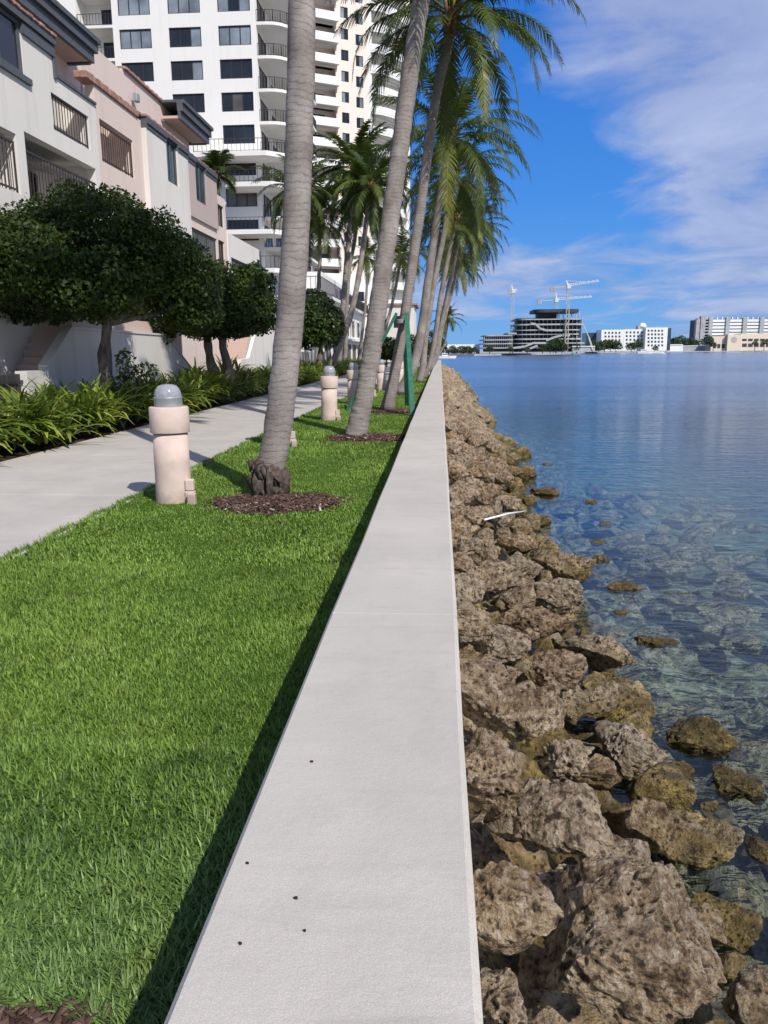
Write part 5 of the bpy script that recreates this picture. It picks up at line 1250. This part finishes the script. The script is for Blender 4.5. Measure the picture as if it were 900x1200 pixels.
slab_px(626, 680, 364.3, Yc, 'roof', 'far_dark', 1.7, 24); FB(cb, 'core', 630, 652, 365, 374, Yc+8, 'far_dark', 10)
slab_px(605, 628, 374, Yc+1, 'roof', 'far_dark', .9)
slab_px(594, 606, 391, Yc+3, 'roof', 'far_grey', .9)
m = MB()
for px in (655, 660, 665, 670, 675, 679): a = at(px, 365, Yc+3); b = at(px, 374, Yc+3); m.bar(a, b, .5)
for (a_, b_, c_, d_) in [(612,676,375,408), (568,600,394,408)]:
    for j in range(14):
        px = a_+(b_-a_)*j/13; m.bar(at(px, c_, Yc+4.5), at(px, d_, Yc+4.5), .4)
m.build('column', M['far_conc'], cb)
m = MB()
def ribbon(pp):
    for (x0, y0), (x1, y1) in zip(pp[:-1], pp[1:]): m.bar(at(x0, y0, Yc-.6), at(x1, y1, Yc-.6), .5, 1.1)
ribbon([(622,379),(628,380),(633,385),(640,387),(660,387)]); ribbon([(640,399),(650,395),(658,393),(668,393)]); ribbon([(600,408),(615,406),(625,402),(640,402)]); ribbon([(612,413),(622,408),(630,405)])
m.build('ramp', M['far_conc'], cb)
def crane(px, py_top, py_base, Y_, jib, cj, pyj, label, dy=0):
    b = at(px, py_base, Y_); b.z = -.4; tp = at(px, py_top, Y_); jp = at(px, pyj, Y_); t = empty('tower_crane', b, label, 'crane', 'tower cranes over the construction site')
    m = MB(); w_ = .75
    for sx, sy in ((-w_,-w_),(w_,-w_),(w_,w_),(-w_,w_)): m.bar((b.x+sx, b.y+sy, b.z), (b.x+sx, b.y+sy, jp.z), .2)
    k = int((jp.z-b.z)/2.2)
    for i in range(k):
        z = b.z+i*2.2; s = 1 if i % 2 else -1; m.bar((b.x-w_*s, b.y-w_, z), (b.x+w_*s, b.y-w_, z+2.2), .22); m.bar((b.x+w_, b.y-w_*s, z), (b.x+w_, b.y+w_*s, z+2.2), .22)
    m.build('mast', M['crane_paint'], t)
    MB().box(b.x-1.0, b.x+1.0, b.y-1.2, b.y+1.0, jp.z-1.3, jp.z+.7).build('cab', M['crane_white'], t)
    MB().bar((b.x, b.y, jp.z), tp, .7).build('peak', M['crane_white'], t)
    j = at(jib[0], jib[1], Y_+dy); c = at(cj[0], cj[1], Y_-dy*.3); m = MB(); m.bar(jp, j, .2, .3); m.bar(jp+Vector((0,0,1.1)), j+Vector((0,0,.4)), .18, .18)
    n_ = 16
    for i in range(n_): m.bar(jp.lerp(j, i/n_)+Vector((0,0,1.1*(i % 2))), jp.lerp(j, (i+1)/n_)+Vector((0,0,1.1*((i+1) % 2))), .2)
    m.bar(tp, jp.lerp(j, .6)+Vector((0,0,.8)), .12); m.build('jib', M['crane_white'], t)
    m = MB(); m.bar(jp, c, .6, .6); m.bar(tp, c, .12); m.build('counter_jib', M['crane_paint'], t)
    MB().box(c.x-1, c.x+1.4, c.y-.8, c.y+.8, c.z-1.8, c.z+.4).build('counterweight', M['far_grey'], t)
crane(599.5, 334, 410, 470, (606, 341), (597.5, 341), 341, 'tower crane left of the others, seen end-on above the construction site', 20)
crane(663.5, 329, 410, 438, (702, 329.5), (647, 337.5), 335.5, 'tallest tower crane, its long white jib pointing right')
crane(651.5, 344, 370, 462, (694, 348), (632, 352.5), 351.5, 'shorter tower crane behind the tallest one, with a lower jib')
m = MB(); m.bar(at(682, 377, 436), at(690, 395, 436), .5); m.bar(at(690, 395, 436), at(695, 411, 436), .9); tag(m.build('mobile_crane', M['crane_paint'], loc=at(690, 412, 436)), 'slanting boom crane at the right end of the construction site', 'crane')
# white office blocks with a window grid
ob = empty('office_building', at(737, 410, 640), 'white waterfront office building of three blocks with square dark windows', 'building'); ob.location.z = -.4
Yo = 640
def block(px0, px1, pyt, Y_, mat='far_white'): return FB(ob, 'wall', px0, px1, pyt, 411, Y_, mat, 22)
block(705, 730, 386.5, Yo); block(731.5, 755, 386, Yo); block(757, 781, 384, Yo-6); block(781.1, 785, 384.5, Yo-5, 'far_glass'); FB(ob, 'wall', 729, 760, 389, 411, Yo+8, 'far_glass', 15)
wn = 0
for (a, b, y0, nr) in ((709.5, 726, 390, 4), (734.5, 752, 389.5, 4), (760, 776, 387.5, 5)):
    Y_ = Yo-6 if a == 760 else Yo
    for r in range(nr):
        for c in range(5):
            px = a+(b-a)*c/4; py = y0+r*4.3; P_ = at(px, py, Y_); MB().box(P_.x-.68, P_.x+.68, Y_-.12, Y_+.02, P_.z-.75, P_.z+.75).build('window', M['far_dark'], ob)
FB(ob, 'penthouse', 748, 758, 381.5, 386, Yo+8, 'far_conc', 8); P_ = at(753, 382, Yo+10); m = MB().lathe([(3, -.5), (2.9, .6), (2, 1.8), (.4, 2.5)], P_, 14); m.build('dome', M['far_white'], ob, smooth=True)
tag(FB(None, 'office_building', 687, 705, 390, 411, 660, 'far_glass', 20), 'low dark glass building left of the white office blocks', 'building')
# big hotel with horizontal galleries
hb = empty('hotel_building', at(860, 408, 900), 'long grey apartment block with stacked horizontal galleries at the right edge', 'building'); hb.location.z = -.4
Yh = 900; FB(hb, 'core', 819, 990, 374.5, 410, Yh+4, 'far_dark', 30); 
for i in range(9): FB(hb, 'gallery', 832, 992, 374.6+i*3.9, 376.0+i*3.9, Yh, 'far_white', 8, 1)
for i in range(10): FB(hb, 'gallery', 818.5, 830, 373+i*3.5, 374.4+i*3.5, Yh-2, 'far_conc', 8, 1)
for i in range(9): FB(hb, 'pillar', 831.5+i*20, 833.0+i*20, 372, 410, Yh-1.5, 'far_conc', 6)
FB(hb, 'pillar', 822, 824.5, 370.5, 410, Yh-4, 'far_grey', 6); FB(hb, 'pillar', 816.5, 818, 374, 410, Yh-4, 'far_grey', 6)
for i in range(14): FB(hb, 'roof_unit', 828+i*6, 829+i*6, 371.5, 374.4, Yh+6, 'far_white', 3, 1)
lb = empty('clubhouse', at(868, 408, 700), 'low cream building with an arched entrance below the long grey block', 'building'); lb.location.z = -.4
FB(lb, 'wall', 834, 853, 394, 411, 702, 'far_cream', 16); FB(lb, 'wall', 853.2, 868, 392, 411, 698, 'far_cream', 18); FB(lb, 'wall', 868.2, 990, 391, 411, 702, 'far_cream', 16)
for i in range(9): FB(lb, 'window', 870+i*7, 875+i*7, 397, 399.5, 701.8, 'far_dark', .3, 1); FB(lb, 'window', 870+i*7, 875+i*7, 402.5, 406.5, 701.8, 'far_dark', .3, 1)
for a in (836, 841, 846): FB(lb, 'window', a, a+3, 403, 408, 701.8, 'far_dark', .3, 1)
P_ = at(860.5, 398, 697.9); m = MB(); m.v = [(P_.x+2.6*math.cos(a), 697.85, P_.z+2.6*math.sin(a)) for a in [PI*2*i/16 for i in range(16)]]; m.f = [tuple(range(16))]; m.build('arch', M['far_conc'], lb)
# causeway bridge at the left
br = empty('bridge', at(520, 411, 470), 'long white causeway bridge beyond the end of the sea wall', 'bridge'); br.location.z = -.4
FB(br, 'deck', 420, 562, 404.5, 410, 470, 'far_white', 14, 1)
m = MB()
for px in range(425, 562, 9): a = at(px, 410, 476); m.box(a.x-1, a.x+1, 474, 480, -2, a.z)
m.build('pier', M['far_grey'], br)
# long low sheds, marina walls
for (a, b, t_, Y_, mat, lab) in [(782, 800, 403.5, 700, 'far_white', 'low white shed between the office blocks and the long grey block'), (800, 833, 405, 720, 'far_conc', 'low pale sheds left of the cream clubhouse'), (671, 697, 405.5, 436, 'far_conc', 'low concrete pavilion at the right foot of the construction site'), (788, 794, 397.5, 760, 'far_conc', 'small distant grey block behind the shoreline trees')]:
    t = empty('shed', at((a+b)/2, 411, Y_), lab, 'building'); t.location.z = -.4; FB(t, 'wall', a, b, t_+.8, 412, Y_, mat, 10); FB(t, 'roof', a-.3, b+.3, t_, t_+.75, Y_-.5, 'far_white', 11, 1)
# shoreline trees
fl = [(652,403,438,3.4),(659,406,437,2.6),(645,405,437,2.8),(636,408,436,2.0),(574,409,434,1.8),(598,409,435,1.6),(618,410,435,1.5),(676,407,437,2.2),(695,405,560,4),(702,406,600,4),(709,404,620,4.4),(716,404,620,4.2),(722,405,620,4),(740,406,620,3.4),(747,403,625,3.6),(768,408,620,2),(790,401,720,5),(797,400,740,5.5),(806,402,750,5),(813,403,780,5),(829,399,690,4.5),(836,404,690,2.4),(885,402,690,2),(896,401,690,2.4),(540,410,440,2.4),(548,410,440,2.6),(530,410,445,2.6),(556,410,440,1.6)]
names = ['before the construction site', 'at the left foot of the office blocks', 'between the office blocks and the grey block', 'by the cream clubhouse', 'under the causeway bridge']
protoV = [leafcloud([((0,0,0), (1,1,.8)), ((.6,.2,-.2), .6), ((-.6,.1,-.15), .65), ((.1,-.2,.45), .55)], 700, .14, 300+i) for i in range(3)]
for i, (px, py, Y_, rad) in enumerate(fl):
    c = at(px, py, Y_); zc_ = max(c.z, rad*.7); k = 0 if Y_ < 439 and px < 690 else 4 if px < 560 else 1 if px < 772 else 2 if px < 820 else 3
    t = empty('shoreline_tree', (c.x, Y_, -.4), 'dark green tree on the far shore ' + names[k], 'tree', 'far shore trees ' + names[k])
    V, F, T = protoV[i % 3]; link_mesh('crown', V*[rad*1.15, rad, rad]+[c.x, Y_, zc_], F, M['far_leaf'], t, attr=T)
    MB().tube([(c.x, Y_, -.4), (c.x, Y_, zc_)], [.3, .2], 6).build('trunk', M['tree_bark'], t)
# dark breakwater planting left and quay edge
m = MB().lathe([(.5, 0), (.45, 1.2), (.12, 1.3), (.1, 2.6)], (at(671, 415, 400).x, 400, WZ), 10); tag(m.build('channel_marker', M['marker'], loc=(at(671, 415, 400).x, 400, WZ)), 'green channel marker on the water before the construction site', 'buoy')
for i, (px, Y_, s, lab) in enumerate([(755, 560, 1.3, 'small white motorboat moored before the office blocks'), (771, 580, 1.0, 'smaller white motorboat moored right of the office blocks'), (523, 300, .8, 'small white motorboat beyond the end of the sea wall')]):
    c = at(px, 412, Y_); t = empty('motorboat', (c.x, Y_, WZ), lab, 'boat', 'moored motorboats'); m = MB()
    hull = [(-4,-1.1),(2,-1.2),(5,0),(2,1.2),(-4,1.1)]; b_ = len(m.v); m.v += [(c.x+x*s*.85, Y_+y*s*.7, WZ-.2) for x, y in hull]+[(c.x+x*s, Y_+y*s, WZ+1.1*s) for x, y in hull]
    m.f += [tuple(range(4, -1, -1)), tuple(range(5, 10))]+[(k, (k+1) % 5, 5+(k+1) % 5, 5+k) for k in range(5)]; m.build('hull', M['far_white'], t)
    MB().box(c.x-2*s, c.x+.8*s, Y_-.8*s, Y_+.8*s, WZ+1.1*s+.003, WZ+2.2*s).build('cabin', M['far_white'], t)
    MB().box(c.x-1.8*s, c.x+.84*s, Y_-.84*s, Y_+.84*s, WZ+1.5*s, WZ+1.9*s).build('windscreen', M['far_dark'], t)
